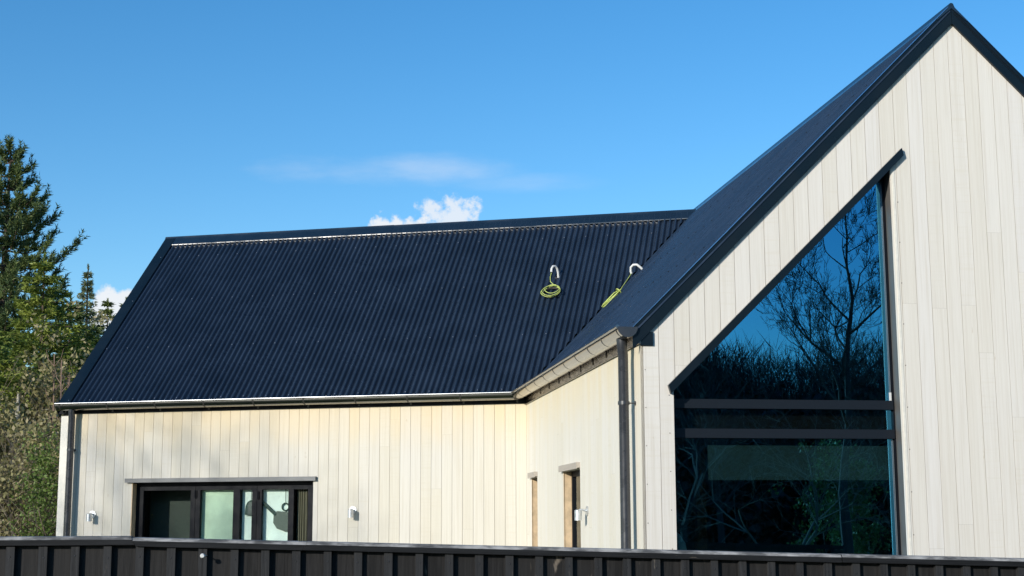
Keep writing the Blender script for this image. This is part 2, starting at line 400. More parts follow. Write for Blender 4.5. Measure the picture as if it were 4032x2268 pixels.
# --- side wall (left), local x=-v
SIDE_L = 5.935
mb = MB()
def sx(v): return -v
wins = [(-3.475, -2.590), (-5.545, -5.150)]
sh = [(a, b, (lambda x: -1.50), (lambda x: .515)) for a, b in wins]
board_wall(mb, -SIDE_L + .004, 0., GZ, lambda x: 1.402, PG, 0., sh)
mb.build('side_wall', MAT['side_wood'], house, SF)
mb = MB()
segs = [(-SIDE_L, wins[1][0]), (wins[1][1], wins[0][0]), (wins[0][1], -.13)]
for a, b in segs: mb.box((a, .0185, GZ), (b, .12, 1.46))
for a, b in wins: mb.box((a, .0185, .515), (b, .12, 1.46)); mb.box((a, .0185, GZ), (b, .12, -1.5))
mb.build('wall_lining', MAT['lining'], house, SF)
# rear and right walls
mb = MB(); board_wall(mb, 0., MV, GZ, lambda x: 1.402, PG, 0., [])
mb.build('right_wall', MAT['side_wood'], house, MF @ Matrix.Translation((W, 0, 0)) @ Matrix.Rotation(math.pi / 2, 4, 'Z'))
mb = MB(); board_wall(mb, -W, -RU, GZ, lambda x: mtop(-x), PG, 0., []); board_wall(mb, -RU, 0, GZ, lambda x: mtop(-x), PG, 0., [])
mb.build('rear_wall', MAT['side_wood'], house, MF @ Matrix.Translation((0, MV, 0)) @ Matrix.Rotation(math.pi, 4, 'Z'))
mb = MB(); mb.box((.12, SIDE_L + .02, GZ), (.2, MV - .02, 1.4)); mb.build('inner_wall', MAT['inside'], house, MF)

# --- wing walls, local x=-a
WL = 6.145
mb = MB()
BW = (-5.128, -2.688)
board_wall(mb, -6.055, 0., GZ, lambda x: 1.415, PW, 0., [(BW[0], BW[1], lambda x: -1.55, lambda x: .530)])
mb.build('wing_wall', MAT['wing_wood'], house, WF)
mb = MB(); mb.box((-WL - .012, -.012, GZ), (-6.057, .03, 1.39)); mb.box((-WL - .012, .03, GZ), (-WL + .01, .11, 1.39))
mb.build('corner_trim', MAT['trim_wood'], house, WF)
mb = MB()
mb.box((-WL, .0185, GZ), (BW[0], .12, 1.46)); mb.box((BW[1], .0185, GZ), (0, .12, 1.46)); mb.box((BW[0], .0185, .53), (BW[1], .12, 1.46)); mb.box((BW[0], .0185, GZ), (BW[1], .12, -1.55))
mb.build('wall_lining', MAT['lining'], house, WF)
WRB, WRZ, WS = 2.80, 4.252, .9655      # wing ridge depth, height, slope
def wz(b): return WRZ - abs(b - WRB) * WS
mb = MB()
board_wall(mb, 0.11, WRB, GZ, lambda x: wz(x) - .04, PW, 0., []); board_wall(mb, WRB, 2 * WRB, GZ, lambda x: wz(x) - .04, PW, 0., [])
# left end: x (local) = b, outward to the left of the wing
mb.build('wing_end_wall', MAT['wing_wood'], house, WF @ Matrix.Translation((-WL, 0, 0)) @ Matrix.Rotation(math.pi / 2, 4, 'Z') @ Matrix.Scale(-1, 4, (0, 1, 0)))
mb = MB(); mb.box((-WL, 2 * WRB - .1, GZ), (2.2, 2 * WRB, 1.4)); mb.build('wing_rear_wall', MAT['side_wood'], house, WF)

# --- fascia boards behind the gutters
mb = MB(); mb.box((-.02, -.02, 1.404), (-.0005, SIDE_L + .02, 1.505)); mb.build('fascia_board', MAT['fascia'], house, MF)
mb = MB(); mb.box((-6.2, -.022, 1.417), (.0, -.001, 1.50)); mb.build('fascia_board', MAT['frame'], house, WF)

# --- corrugated roofs
COR, AMP = .076, .0210
def u_valley_from_v(v):
    # intersection of both planes, solved in world by the wing line: returns u on the main roof for a given v
    # P = u g + v s ; wing b = (u g + (v-5.935) s).wn ; z_main = RZ-(RU-u); z_wing = WRZ-(WRB-b)*WS
    gw, sw = .369, .929
    # RZ-RU+u = WRZ-WRB*WS + WS*(gw*u + sw*(v-5.935))
    return (WRZ - WRB * WS + WS * sw * (v - SIDE_L) - RZ + RU) / (1 - WS * gw)
def b_valley_from_a(a):
    # u = -.9294a + .369b
    return ((RZ - RU) - .9294 * a - (WRZ - WRB * WS)) / (WS - .369)
def corr_sheet(mb, s0, s1, lo, hi, pt, step=COR / 12, nseg=2):
    """columns along s; each column runs from t=lo(s) to t=hi(s); pt(s,t,h) -> xyz"""
    n = int((s1 - s0) / step); cols = []
    i0 = len(mb.v)
    for k in range(n + 1):
        s_ = s0 + k * step; h = AMP * math.cos(2 * math.pi * s_ / COR)
        l_, h_ = lo(s_), hi(s_)
        for j in range(nseg + 1): mb.v.append(pt(s_, l_ + (h_ - l_) * j / nseg, h))
    for k in range(n):
        for j in range(nseg):
            a = i0 + k * (nseg + 1) + j; b = a + nseg + 1
            mb.f.append((a, b, b + 1, a + 1)); mb.mi.append(0)
c_, s_ = math.cos(math.atan(WS)), math.sin(math.atan(WS))
def wpt(x, b, h): return (x, b - h * s_, wz(b) + h * c_)
mb = MB()
def wlo(x):
    a = -x; v = b_valley_from_a(a) + .06
    return max(-.062, v)
corr_sheet(mb, -6.13, 1.72, lambda x: min(wlo(x), WRB - .02), lambda x: WRB - .02, wpt)
# roofing screws
rnd = random.Random(5)
for row in (.03, .82, 1.62, 2.42):
    for k in range(0, 50, 2):
        x = -6.1 + k * COR * 2 + (COR if row in (.82,) else 0)
        x = round(x / COR) * COR
        if wlo(x) > row + .02 or x > 1.6: continue
        p0 = wpt(x, row, AMP); p1 = wpt(x, row, AMP + .006); mb.cyl(p0, p1, .007, 6, 1)
mb.build('corrugated_roof', [MAT['roof'], MAT['screw']], house, WF, smooth=True)
mb = MB(); mb.face([(-6.13, WRB + .02, WRZ - .02), (3.2, WRB + .02, WRZ - .02), (3.2, 2 * WRB + .06, wz(2 * WRB + .06)), (-6.13, 2 * WRB + .06, wz(2 * WRB + .06))][::-1])
mb.build('rear_roof', MAT['roof'], house, WF)
q = math.sqrt(.5)
def mpt(v, u, h): return (u - h * q, v, RZ - (RU - u) - .0 + h * q)
mb = MB()
corr_sheet(mb, -.03, MV, lambda v: min(RU - .02, max(-.062, u_valley_from_v(v) + .06)), lambda v: RU - .02, mpt)
for row in (.05, .75, 1.45, 2.15):
    for k in range(0, 70, 2):
        v = round((.1 + k * COR * 2) / COR) * COR
        if v > MV - .1 or u_valley_from_v(v) > row - .03: continue
        mb.cyl(mpt(v, row, AMP), mpt(v, row, AMP + .007), .008, 6)
mb.build('corrugated_roof', MAT['roof'], house, MF, smooth=True)
mb = MB(); mb.face([(RU + .02, -.03, RZ - .03), (W + .06, -.03, RZ - .03 - RU - .04), (W + .06, MV, RZ - .03 - RU - .04), (RU + .02, MV, RZ - .03)])
mb.face([(RU + .02, -.03, RZ - .05), (W + .06, -.03, RZ - .05 - RU - .04), (W + .06, MV, RZ - .05 - RU - .04), (RU + .02, MV, RZ - .05)][::-1])
mb.build('right_roof', MAT['roof'], house, MF)
# underlay keeps the loft dark
mb = MB()
mb.face([(-.02, .0, mtop(-.02) - .01), (RU, 0, mtop(RU) - .01), (RU, MV, mtop(RU) - .01), (-.02, MV, mtop(-.02) - .01)])
mb.face([(RU, 0, mtop(RU) - .01), (W, 0, mtop(W) - .01), (W, MV, mtop(W) - .01), (RU, MV, mtop(RU) - .01)])
mb.build('roof_underlay', MAT['black'], house, MF)
mb = MB()
x1v = lambda b: 1.72
mb.face([(-6.1, -.02, wz(-.02) - .03), (.05, -.02, wz(-.02) - .03), (1.8, WRB, WRZ - .03), (-6.1, WRB, WRZ - .03)])
mb.build('roof_underlay', MAT['black'], house, WF)
# valley tray
mb = MB(); Pm = []
for v in (5.96, 7.86):
    u = u_valley_from_v(v); Pm.append((u, v, RZ - RU + u))
(a, b) = Pm
off = .05
mb.face([(a[0] - .12, a[1] + .04, a[2] - off), (a[0] + .10, a[1] - .1, a[2] - off), (b[0] + .10, b[1] - .1, b[2] - off), (b[0] - .12, b[1] + .04, b[2] - off)])
mb.build('valley_gutter', MAT['black'], house, MF)

# --- ridge caps
def ridge_cap(mb, x0, x1, cy, cz, slope, wdt, axis, lift=.020):
    """cap profile: flat wing, rounded roll, flat wing. axis 'x' runs along local x with profile in (y,z)"""
    th = math.atan(slope); prof = []
    for sgn in (-1,):
        prof.append((-wdt * math.cos(th), -wdt * math.sin(th) + lift - .012)); prof.append((-wdt * math.cos(th), -wdt * math.sin(th) + lift))
        prof.append((-.045 * math.cos(th), -.045 * math.sin(th) + lift))
        for k in range(7):
            a_ = math.pi * (1 - k / 6); prof.append((.022 * math.cos(a_), lift - .01 + .022 * math.sin(a_)))
        prof.append((.045 * math.cos(th), -.045 * math.sin(th) + lift))
        prof.append((wdt * math.cos(th), -wdt * math.sin(th) + lift)); prof.append((wdt * math.cos(th), -wdt * math.sin(th) + lift - .012))
        prof.append((0, lift - .035))
    if axis == 'x': rings = [[(x, cy + p, cz + z) for p, z in prof] for x in (x0, x1)]
    else: rings = [[(cy + p, x, cz + z) for p, z in prof] for x in (x0, x1)]
    mb.loft(rings)
mb = MB(); ridge_cap(mb, -6.21, -2.6, WRB, WRZ, WS, .20, 'x', .031); ridge_cap(mb, -2.6, 1.95, WRB, WRZ, WS, .20, 'x', .028)
mb.build('ridge_cap', MAT['ridge'], house, WF)
mb = MB(); ridge_cap(mb, -.030, MV + .03, RU, RZ, 1., .19, 'y', .030)
mb.build('ridge_cap', MAT['ridge'], house, MF)
# pale closure strip beneath the ridge cap, one plug per corrugation
mb = MB(); bb = WRB - .205 * c_; top_, bot_ = [], []
nst = int(7.35 / COR * 8)
for k in range(nst + 1):
    x = -6.04 + k * COR / 8; h = AMP * math.cos(2 * math.pi * x / COR); dp_ = .010 if h < 0 else .001
    top_.append(wpt(x, bb - dp_, max(h, -AMP * .4) + .012)); bot_.append(wpt(x, bb - dp_, h + .001))
i0 = len(mb.v); mb.v += [tuple(p) for p in top_] + [tuple(p) for p in bot_]
for k in range(nst): mb.f.append((i0 + k, i0 + k + 1, i0 + nst + 1 + k + 1, i0 + nst + 1 + k)); mb.mi.append(0)
mb.build('ridge_closure', MAT['closure'], house, WF)
# --- verge flashings
mb = MB()
def bar(mb, P0, P1, wdir, wd, ndir, th, mi=0):
    P0, P1, wdir, ndir = map(Vector, (P0, P1, wdir, ndir))
    A = [P0, P0 + wdir * wd, P0 + wdir * wd - ndir * th, P0 - ndir * th]; d_ = P1 - P0
    mb.loft([A, [p + d_ for p in A]], mi)
# wing left verge: flat flashing on the roof, then the drop
nb = (0, -s_, c_)
P0v = Vector((-6.205, -.075, wz(-.075))) + Vector(nb) * .026; P1v = Vector((-6.205, WRB, WRZ)) + Vector(nb) * .026
bar(mb, P0v, P1v, (1, 0, 0), .165, nb, .012)
bar(mb, P0v - Vector(nb) * .0125, P1v - Vector(nb) * .0125, (1, 0, 0), .012, nb, .15)
P2v = Vector((-6.205, 2 * WRB + .075, wz(-.075))) + Vector((0, s_, c_)) * .026
bar(mb, P1v, P2v, (1, 0, 0), .165, (0, s_, c_), .012); bar(mb, P1v - Vector((0, s_, c_)) * .0125, P2v - Vector((0, s_, c_)) * .0125, (1, 0, 0), .012, (0, s_, c_), .15)
mb.build('verge_flashing', MAT['flash'], house, WF)
# gable verges: front band 0.165 tall cut plumb at the eaves, thin flange on the roof, small drip return
VB = .158
for sgn, nm in ((-1, 'left'), (1, 'right')):
    mb = MB()
    ue = -.066 if sgn < 0 else W + .066
    uc = RU
    zt = lambda u: RZ + .026 - abs(u - RU)
    pts = [(ue, zt(ue)), (uc + sgn * .0015, zt(uc) - .0), (uc + sgn * .0015, zt(uc) - VB), (ue, zt(ue) - VB)]
    if sgn > 0: pts = pts[::-1]
    mb.loft([[(x, -.022, z) for x, z in pts], [(x, -.012, z) for x, z in pts]])
    pts2 = [(ue, zt(ue) - .0), (uc, zt(uc)), (uc, zt(uc) - .006), (ue, zt(ue) - .006)]
    if sgn > 0: pts2 = pts2[::-1]
    mb.loft([[(x, -.027, z + .006) for x, z in pts2], [(x, .014, z + .006) for x, z in pts2]])
    pts4 = [(ue, zt(ue) + .0065), (uc, zt(uc) + .0065), (uc, zt(uc) + .010), (ue, zt(ue) + .010)]
    if sgn > 0: pts4 = pts4[::-1]
    lip = MB(); lip.loft([[(x, -.027, z) for x, z in pts4], [(x, .012, z) for x, z in pts4]]); lip.build('verge_lip', MAT['lip'], house, MF)
    pts3 = [(ue, zt(ue) - VB), (uc, zt(uc) - VB), (uc, zt(uc) - VB - .008), (ue, zt(ue) - VB - .008)]
    if sgn > 0: pts3 = pts3[::-1]
    mb.loft([[(x, -.026, z) for x, z in pts3], [(x, -.002, z) for x, z in pts3]])
    if sgn < 0:
        for k in range(9):
            u = .25 + k * .3; z = zt(u) - VB * .93; mb.cyl((u, -.026, z), (u, -.02, z), .006, 8, 0)
    mb.build('verge_flashing', MAT['flash'], house, MF)
mb = MB(); mb.box((-.004, -.018, 1.392), (.100, -.0025, 1.50)); mb.build('eaves_box', MAT['flash'], house, MF)

# --- gutters
def arc(cx, cz, r, a0, a1, n): return [(cx + r * math.cos(a0 + (a1 - a0) * k / n), cz + r * math.sin(a0 + (a1 - a0) * k / n)) for k in range(n + 1)]
GC, GZt, GR = -.112, 1.535, .083
prof = arc(GC, GZt, GR, math.pi, 2 * math.pi, 16) ; inner = arc(GC, GZt, GR - .005, 2 * math.pi, math.pi, 16)
bead = [(GC - GR + .001 + .0135 * math.cos(t_), GZt + .002 + .0135 * math.sin(t_)) for t_ in [math.pi * 2 * k / 10 for k in range(10)]]
# the mitre where both gutters meet: wing gutter axis x runs left, main gutter runs along y
# corner line in plan: world points
def to_world(F, p): return F @ Vector(p)
def mitre_v(off):      # v on the main gutter (u=off) where the wing line y=off is met
    best = None
    for k in range(4000):
        v = SIDE_L - 1 + k * .0005; p = WF.inverted() @ (MF @ Vector((off, v, 0)))
        if best is None or abs(p.y - off) < best[0]: best = (abs(p.y - off), v, p.x)
    return best[1], best[2]
mit = {}
def mitre(off):
    key = round(off, 4)
    if key not in mit: mit[key] = mitre_v(off)
    return mit[key]
gut = MB()
ring0 = [(x, -.045, z) for x, z in prof + inner]; ring1 = [(x, mitre(x)[0], z) for x, z in prof + inner]
gut.loft([ring0, ring1])
g1 = gut.build('gutter', MAT['gutter'], house, MF, smooth=False)
for p in g1.data.polygons: p.use_smooth = len(p.vertices) == 4
gut = MB()
gut.loft([[(mitre(y)[1], y, z) for y, z in prof + inner][::-1], [(-6.15, y, z) for y, z in prof + inner][::-1]])
pe = arc(GC, GZt, GR - .001, math.pi, 2 * math.pi, 16)
g2 = gut.build('gutter', MAT['gutter'], house, WF)
for p in g2.data.polygons: p.use_smooth = len(p.vertices) == 4
rl = MB(); rl.loft([[(x, -.045, z) for x, z in bead], [(x, mitre(x)[0], z) for x, z in bead]]); rl.build('gutter_roll', MAT['roll'], g1, MF, smooth=True)
rl = MB(); rl.loft([[(mitre(y)[1], y, z) for y, z in bead][::-1], [(-6.15, y, z) for y, z in bead][::-1]]); rl.build('gutter_roll', MAT['roll'], g2, WF, smooth=True)
mb = MB(); mb.loft([[(x, -.049, z) for x, z in pe], [(x, -.0455, z) for x, z in pe]]); mb.build('stop_end', MAT['pipe'], g1, MF)
mb = MB(); mb.loft([[(-6.1505, y, z) for y, z in pe], [(-6.154, y, z) for y, z in pe]]); mb.build('stop_end', MAT['pipe'], g2, WF)
def strap(mb, pos, along_y):
    path = arc(GC, GZt + .004, GR + .004, math.pi - .12, 2 * math.pi - .25, 16)
    path += [(-.0235, GZt - .05), (-.0225, GZt - .105)]
    inn = arc(GC, GZt + .004, GR + .001, 2 * math.pi - .25, math.pi - .12, 16)
    poly_out = path; w2 = .011
    n = len(path)
    # ribbon with thickness: offset inward
    off = []
    for k, (x, z) in enumerate(path):
        if k <= 16:
            d = Vector((x - GC, z - GZt)); d.normalize(); off.append((x - d.x * .0035, z - d.y * .0035))
        else: off.append((x - .0035, z))
    rings = []
    for (xo, zo), (xi, zi) in zip(path, off):
        if along_y: rings.append([(xo, pos - w2, zo), (xo, pos + w2, zo), (xi, pos + w2, zi), (xi, pos - w2, zi)])
        else: rings.append([(pos - w2, xo, zo), (pos + w2, xo, zo), (pos + w2, xi, zi), (pos - w2, xi, zi)])
    mb.loft(rings)
for k in range(10):
    v = .02 + k * .595
    if v > mitre(GC)[0] - .1: break
    mb = MB(); strap(mb, v, True); mb.build('gutter_strap', MAT['strap'], g1, MF)
for k in range(10):
    x = -6.09 + k * .665
    if x > -.1: break
    mb = MB(); strap(mb, x, False); mb.build('gutter_strap', MAT['strap'], g2, WF)

# --- downpipes
def clip(mb, c, r, to, horiz):
    mb.loft([[(c[0] + (r + .006) * math.cos(a_), c[1] + (r + .006) * math.sin(a_), c[2] + dz) for a_ in [2 * math.pi * j / 20 for j in range(20)]] for dz in (-.014, .014)])
    mb.tube([c, to], .006, 6)
    t_ = Vector(to); cc = Vector(c); d = (t_ - cc).normalized(); mb.cyl(t_ - d * .006, t_, .018, 10)
mb = MB(); pc = (-.098, .20)
mb.tube([(GC, .17, GZt - GR + .01), (GC, .17, GZt - GR - .05), (pc[0], pc[1], GZt - .20), (pc[0], pc[1], 0), (pc[0], pc[1], GZ + .02)], [.045, .041, .041, .041, .041], 20)
dp = mb.build('downpipe', MAT['pipe'], house, MF, smooth=True)
for z in (.95, -.9):
    mb = MB(); clip(mb, (pc[0], pc[1], z), .041, (-.001, pc[1], z), True); mb.build('pipe_clip', MAT['pipe'], dp, MF)
mb = MB(); pw = (-5.955, -.098)
mb.tube([(pw[0], GC, GZt - GR + .01), (pw[0], GC, GZt - GR - .04), (pw[0], pw[1], GZt - .16), (pw[0], pw[1], 0), (pw[0], pw[1], GZ + .02)], .041, 20)
dp2 = mb.build('downpipe', MAT['pipe'], house, WF, smooth=True)
for z in (.95, -.9):
    mb = MB(); clip(mb, (pw[0], pw[1], z), .041, (pw[0], -.001, z), True); mb.build('pipe_clip', MAT['pipe'], dp2, WF)

# --- gable window
win = MB()
yf = .128
x0, x1 = HX0, HX1
fw = .014
def prism(mb, pts, y0, y1, mi=0): sheet(mb, pts, y0, y1, mi)
# outer frame: left post, right post, raking head
k = .986
ht = hole_top
prism(win, [(x0, -1.54), (x0 + fw, -1.54), (x0 + fw, ht(x0) + .03 - .04), (x0, ht(x0) - .005)], yf, yf + .06)
prism(win, [(x1 - fw, -1.54), (x1, -1.54), (x1, ht(x1) - .005), (x1 - fw, ht(x1 - fw) - .005)], yf, yf + .06)
prism(win, [(x0 + fw, ht(x0 + fw) - .055), (x1 - fw, ht(x1 - fw) - .055), (x1 - fw, ht(x1 - fw) - .006), (x0 + fw, ht(x0 + fw) - .006)], yf, yf + .06)
gw = win.build('window', MAT['frame'], house, MF)
mb = MB(); prism(mb, [(x0 + fw, .985), (x1 - fw, .985), (x1 - fw, ht(x1 - fw) - .056), (x0 + fw, ht(x0 + fw) - .056)], yf + .026, yf + .032)
mb.build('pane', MAT['glass'], gw, MF)
mb = MB(); mb.box((x0 + fw, yf + .026, .748), (x1 - fw, yf + .032, .905)); mb.build('pane', MAT['glass'], gw, MF)
mb = MB(); mb.box((x0 + fw, yf + .026, -1.5), (x1 - fw, yf + .032, .668)); mb.build('pane', MAT['glass'], gw, MF)
for z0, z1 in ((.908, .982), (.671, .745)):
    mb = MB(); mb.box((x0 + fw + .001, yf - .012, z0), (x1 - fw - .001, yf + .05, z1)); mb.build('transom', MAT['transom'], gw, MF)
# light edge beads of the sealed unit on the right
mb = MB()
for xx, ww in ((x1 - fw - .006, .0025), (x1 - fw - .016, .0020)):
    mb.box((xx - ww, yf + .018, .99), (xx, yf + .0255, ht(xx) - .06)); mb.box((xx - ww, yf + .018, -1.5), (xx, yf + .0255, .665))
mb.build('glazing_bead', MAT['bead'], gw, MF)
mb = MB(); mb.box((x1 - fw - .024, yf + .010, .984), (x1 - fw - .006, yf + .018, 1.05)); mb.build('corner_block', MAT['white_pvc'], gw, MF)
# reveal lining
mb = MB()
prism(mb, [(x1 - .001, -1.54), (x1 + .012, -1.54), (x1 + .012, ht(x1) - .0), (x1 - .001, ht(x1) - .012)], .0185, yf - .0005); mb.build('window_reveal', MAT['reveal'], house, MF)
# pale batten edging the right side of the opening
mb = MB(); prism(mb, [(x1 + .013, -1.54), (x1 + .034, -1.54), (x1 + .034, ht(x1) - .03), (x1 + .013, ht(x1) - .05)], -.004, .018)
mb.build('edge_batten', MAT['trim_wood'], house, MF)
# raking head flashing
def rake(u, d=0): return 1.112 + (u - .238) * .983 - .028 + d
mb = MB()
P = [(.213, 1.077), (2.248, 3.074), (2.262, 3.012), (.232, 1.010)]
mb.loft([[(x, -.040, z) for x, z in P], [(x, -.001, z) for x, z in P]])
mb.build('head_flashing', MAT['flash'], house, MF)

# --- bifold door window in the wing
yb = .105
win = MB(); bx0, bx1, bt = BW[0], BW[1], .530
win.box((bx0, yb, bt - .045), (bx1, yb + .06, bt - .001)); win.box((bx0, yb, -1.55), (bx0 + .045, yb + .06, bt - .045)); win.box((bx1 - .045, yb, -1.55), (bx1, yb + .06, bt - .045))
bw = win.build('bifold_door', MAT['frame'], house, WF)
leaves = [(bx0 + .047, -4.305), (-4.30, -3.475), (-3.470, bx1 - .047)]
for a, b in leaves:
    mb = MB(); fs = .062
    zt_, zb_ = bt - .048, -1.53
    mb.box((a, yb + .004, zb_), (a + fs, yb + .058, zt_)); mb.box((b - fs, yb + .004, zb_), (b, yb + .058, zt_))
    mb.box((a + fs, yb + .004, zt_ - .052), (b - fs, yb + .058, zt_)); mb.box((a + fs, yb + .004, zb_), (b - fs, yb + .058, zb_ + .08))
    lf = mb.build('door_leaf', MAT['frame'], bw, WF)
    # third level is the deepest: panes and hinges hang on the house door directly
    mb = MB(); mb.box((a + fs, yb + .03, zb_ + .08), (b - fs, yb + .036, zt_ - .052)); mb.build('pane', MAT['glass2'], bw, WF)
for xx, zz in ((-4.30, .38), (-3.455, .36), (bx1 - .03, .36)):
    mb = MB(); mb.box((xx - .018, yb - .010, zz - .045), (xx + .018, yb + .003, zz + .045)); mb.cyl((xx, yb - .014, zz - .05), (xx, yb - .014, zz + .05), .009, 10)
    mb.build('hinge', MAT['frame'], bw, WF)
mb = MB(); mb.box((-3.70, yb + .0045, -1.53), (-3.79, yb + .057, bt - .101)); mb.build('mullion', MAT['frame'], bw, WF)
mb = MB(); mb.box((-2.985, yb + .0045, -1.53), (-3.055, yb + .057, bt - .101)); mb.build('mullion', MAT['frame'], bw, WF)
mb = MB(); mb.box((-5.208, -.045, .545), (-2.645, -.001, .580)); mb.box((-5.208, -.045, .5285), (-2.645, -.037, .545)); mb.build('head_flashing', MAT['sill'], house, WF)
mb = MB(); mb.box((bx0 - .001, .0, -1.55), (bx0 + .012, yb - .001, bt - .001)); mb.build('door_reveal', MAT['fresh_wood'], house, WF)
mb = MB(); mb.box((bx1 - .012, .0, -1.55), (bx1 + .001, yb - .001, bt - .001)); mb.box((bx0 + .013, .019, bt - .012), (bx1 - .013, yb - .001, bt + .001)); mb.build('door_reveal', MAT['frame'], house, WF)

# --- narrow side windows
for (a, b), (la, lb) in zip(wins, ((-3.565, -2.582), (-5.632, -5.132))):
    mb = MB(); y0_ = .080; t_ = .045
    mb.box((a + .012, y0_, .512 - t_), (b - .001, y0_ + .05, .512)); mb.box((a + .012, y0_, -1.5), (a + .012 + t_, y0_ + .05, .512 - t_)); mb.box((b - .001 - t_, y0_, -1.5), (b - .001, y0_ + .05, .512 - t_))
    sw = mb.build('window', MAT['frame'], house, SF)
    mb = MB(); mb.box((a + .012 + t_, y0_ + .02, -1.5), (b - .001 - t_, y0_ + .026, .512 - t_)); mb.build('pane', MAT['glass2'], sw, SF)
    mb = MB(); mb.box((a - .002, .002, -1.5), (a + .0115, y0_ - .001, .513)); mb.box((a - .002, -.003, -1.5), (a + .018, .0015, .513)); mb.build('window_reveal', MAT['fresh_wood'], sw, SF)
    mb = MB(); mb.box((la, -.038, .528), (lb, -.001, .580)); mb.box((la, -.038, .518), (lb, -.030, .528)); mb.build('head_flashing', MAT['sill_pale'], house, SF)

# ================================================================ INTERIOR (seen through the panes)
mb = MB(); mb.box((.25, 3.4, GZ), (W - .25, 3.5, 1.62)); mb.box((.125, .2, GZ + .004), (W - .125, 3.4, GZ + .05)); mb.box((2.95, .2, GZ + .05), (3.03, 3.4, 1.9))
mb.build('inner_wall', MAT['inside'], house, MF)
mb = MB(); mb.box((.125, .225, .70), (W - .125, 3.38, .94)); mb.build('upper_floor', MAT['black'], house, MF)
o = MB(); o.box((.60, .24, .35), (2.17, .255, .62)); o.box((.60, .235, .34), (2.17, .26, .35))
tag(o.build('roller_blind', MAT['teal'], None, MF), 'teal grey blind half rolled down behind the lower pane of the tall gable window', 'blind')
o = MB(); o.box((.545, .42, GZ + .051), (.625, .50, .69)); tag(o.build('timber_post', MAT['post'], None, MF), 'brown timber post standing inside behind the lower gable pane', 'post')
o = MB()  # shape added to stand for a sunlit patch of the inner wall
o.loft([[(x, y, z) for x, y in ((.30, .26), (.42, .24), (.45, .34), (.33, .38))] for z in (GZ + .05, -.30)] + [[(.30, .27, -.12), (.40, .26, -.16), (.42, .33, -.17), (.32, .36, -.13)], [(.31, .28, -.05), (.36, .28, -.09), (.37, .31, -.10), (.32, .33, -.06)]])
tag(o.build('sunlit_patch_shape', MAT['mint'], None, MF, smooth=True), 'added pale mint shape in place of a sunlit wall patch, low in the left corner of the gable window', 'wall patch')
mb = MB(); mb.box((-WL + .05, 2.4, GZ), (.4, 2.5, 1.9)); mb.box((-WL + .13, .2, GZ + .003), (.3, 2.4, GZ + .05)); mb.box((-WL + .13, .2, 1.0), (.0, 2.4, 1.1)); mb.box((-5.12, .5, GZ + .06), (-4.2, .52, .9)); mb.build('inner_wall', MAT['inside'], house, WF)
o = MB(); o.box((-3.80, .19, -1.5), (-4.28, .20, .47)); tag(o.build('curtain', plain('sage curtain', (.50, .64, .48), .85, var=.12, vscale=3), None, WF), 'pale sage curtain behind the middle leaf of the folding doors', 'curtain')
o = MB(); o.box((-3.045, .19, -1.5), (-3.70, .20, .47)); tag(o.build('roller_blind', MAT['mint'], None, WF), 'pale mint blind behind the right part of the folding doors', 'blind')
bark = fence_wood('patterned brown curtain', (.07, .065, .045), (.24, .22, .16), .9)
o = MB()
n = 24
o.loft([[(-2.97 + .235 * j / n, .20 + .012 * math.sin(j * 1.9), z) for j in range(n + 1)] + [(-2.735 - .235 * j / n, .212 + .012 * math.sin((n - j) * 1.9), z) for j in range(n + 1)] for z in (-1.5, .47)])
tag(o.build('patterned_curtain', bark, None, WF), 'brown and olive patterned curtain at the right end of the folding doors', 'curtain')
# hanging pans silhouetted in the doors
def ring(mb, c, r, t, n=20):
    pts = [(c[0] + r * math.cos(2 * math.pi * k / n), c[1], c[2] + r * math.sin(2 * math.pi * k / n)) for k in range(n + 1)]
    mb.tube(pts, t, 8)
pan = MB()
pan.loft([[(x, y, z) for x, z in ((-3.265, .14), (-3.27, .02), (-3.22, -.05), (-3.12, -.085), (-3.05, -.08), (-3.05, .13), (-3.10, .155), (-3.22, .165))] for y in (.160, .178)])
pan.tube([(-3.24, .169, .12), (-3.38, .169, .24), (-3.45, .169, .30)], .022, 8)
ring(pan, (-3.115, .169, .215), .045, .009)
pan.tube([(-3.115, .169, .265), (-3.115, .169, .47)], .0035, 6)
tag(pan.build('hanging_pan', MAT['dark_green'], None, WF), 'dark round pan with ring and slanted handle hanging inside the right folding door', 'pan')
lamp = MB(); lamp.loft([[(-3.57 + r_ * math.cos(a_), .165 + r_ * .4 * math.sin(a_), z) for a_ in [2 * math.pi * j / 16 for j in range(16)]] for r_, z in ((.012, .30), (.05, .28), (.075, .23), (.082, .16), (.082, .12))])
lamp.tube([(-3.57, .165, .29), (-3.57, .165, .47)], .004, 6)
tag(lamp.build('pendant_lamp', MAT['dark_green'], None, WF), 'small dark dome pendant hanging beside the central folding door stile', 'lamp')

# ================================================================ WALL LAMPS
def wall_lamp(label):
    e = empty('wall_lamp', Matrix.Identity(4), label, 'lamp', 'galvanised wall lamps on the cladding')
    mb = MB(); mb.loft([[(.045 * math.cos(a_), y, .045 * math.sin(a_)) for a_ in [2 * math.pi * j / 24 for j in range(24)]] for y in (-.0005, -.014)]); mb.build('wall_plate', MAT['galv'], e)
    mb = MB(); mb.tube([(0, -.012, 0), (0, -.035, .005), (0, -.055, .012), (0, -.075, .010), (0, -.088, -.004)], .010, 10); mb.build('arm', MAT['galv'], e)
    mb = MB(); rr = .034
    mb.loft([[(r_ * math.cos(a_), -.092 + r_ * math.sin(a_), z) for a_ in [2 * math.pi * j / 24 for j in range(24)]] for r_, z in ((rr * .6, .012), (rr, .004), (rr, -.088), (rr * .92, -.088), (rr * .9, -.05))]); mb.build('lamp_shade', MAT['galv'], e)
    return e
def copy_thing(e, label):
    c = e.copy(); COL.objects.link(c); c['label'] = label
    for ch in list(e.children):
        d = ch.copy(); COL.objects.link(d); d.parent = c
    return c
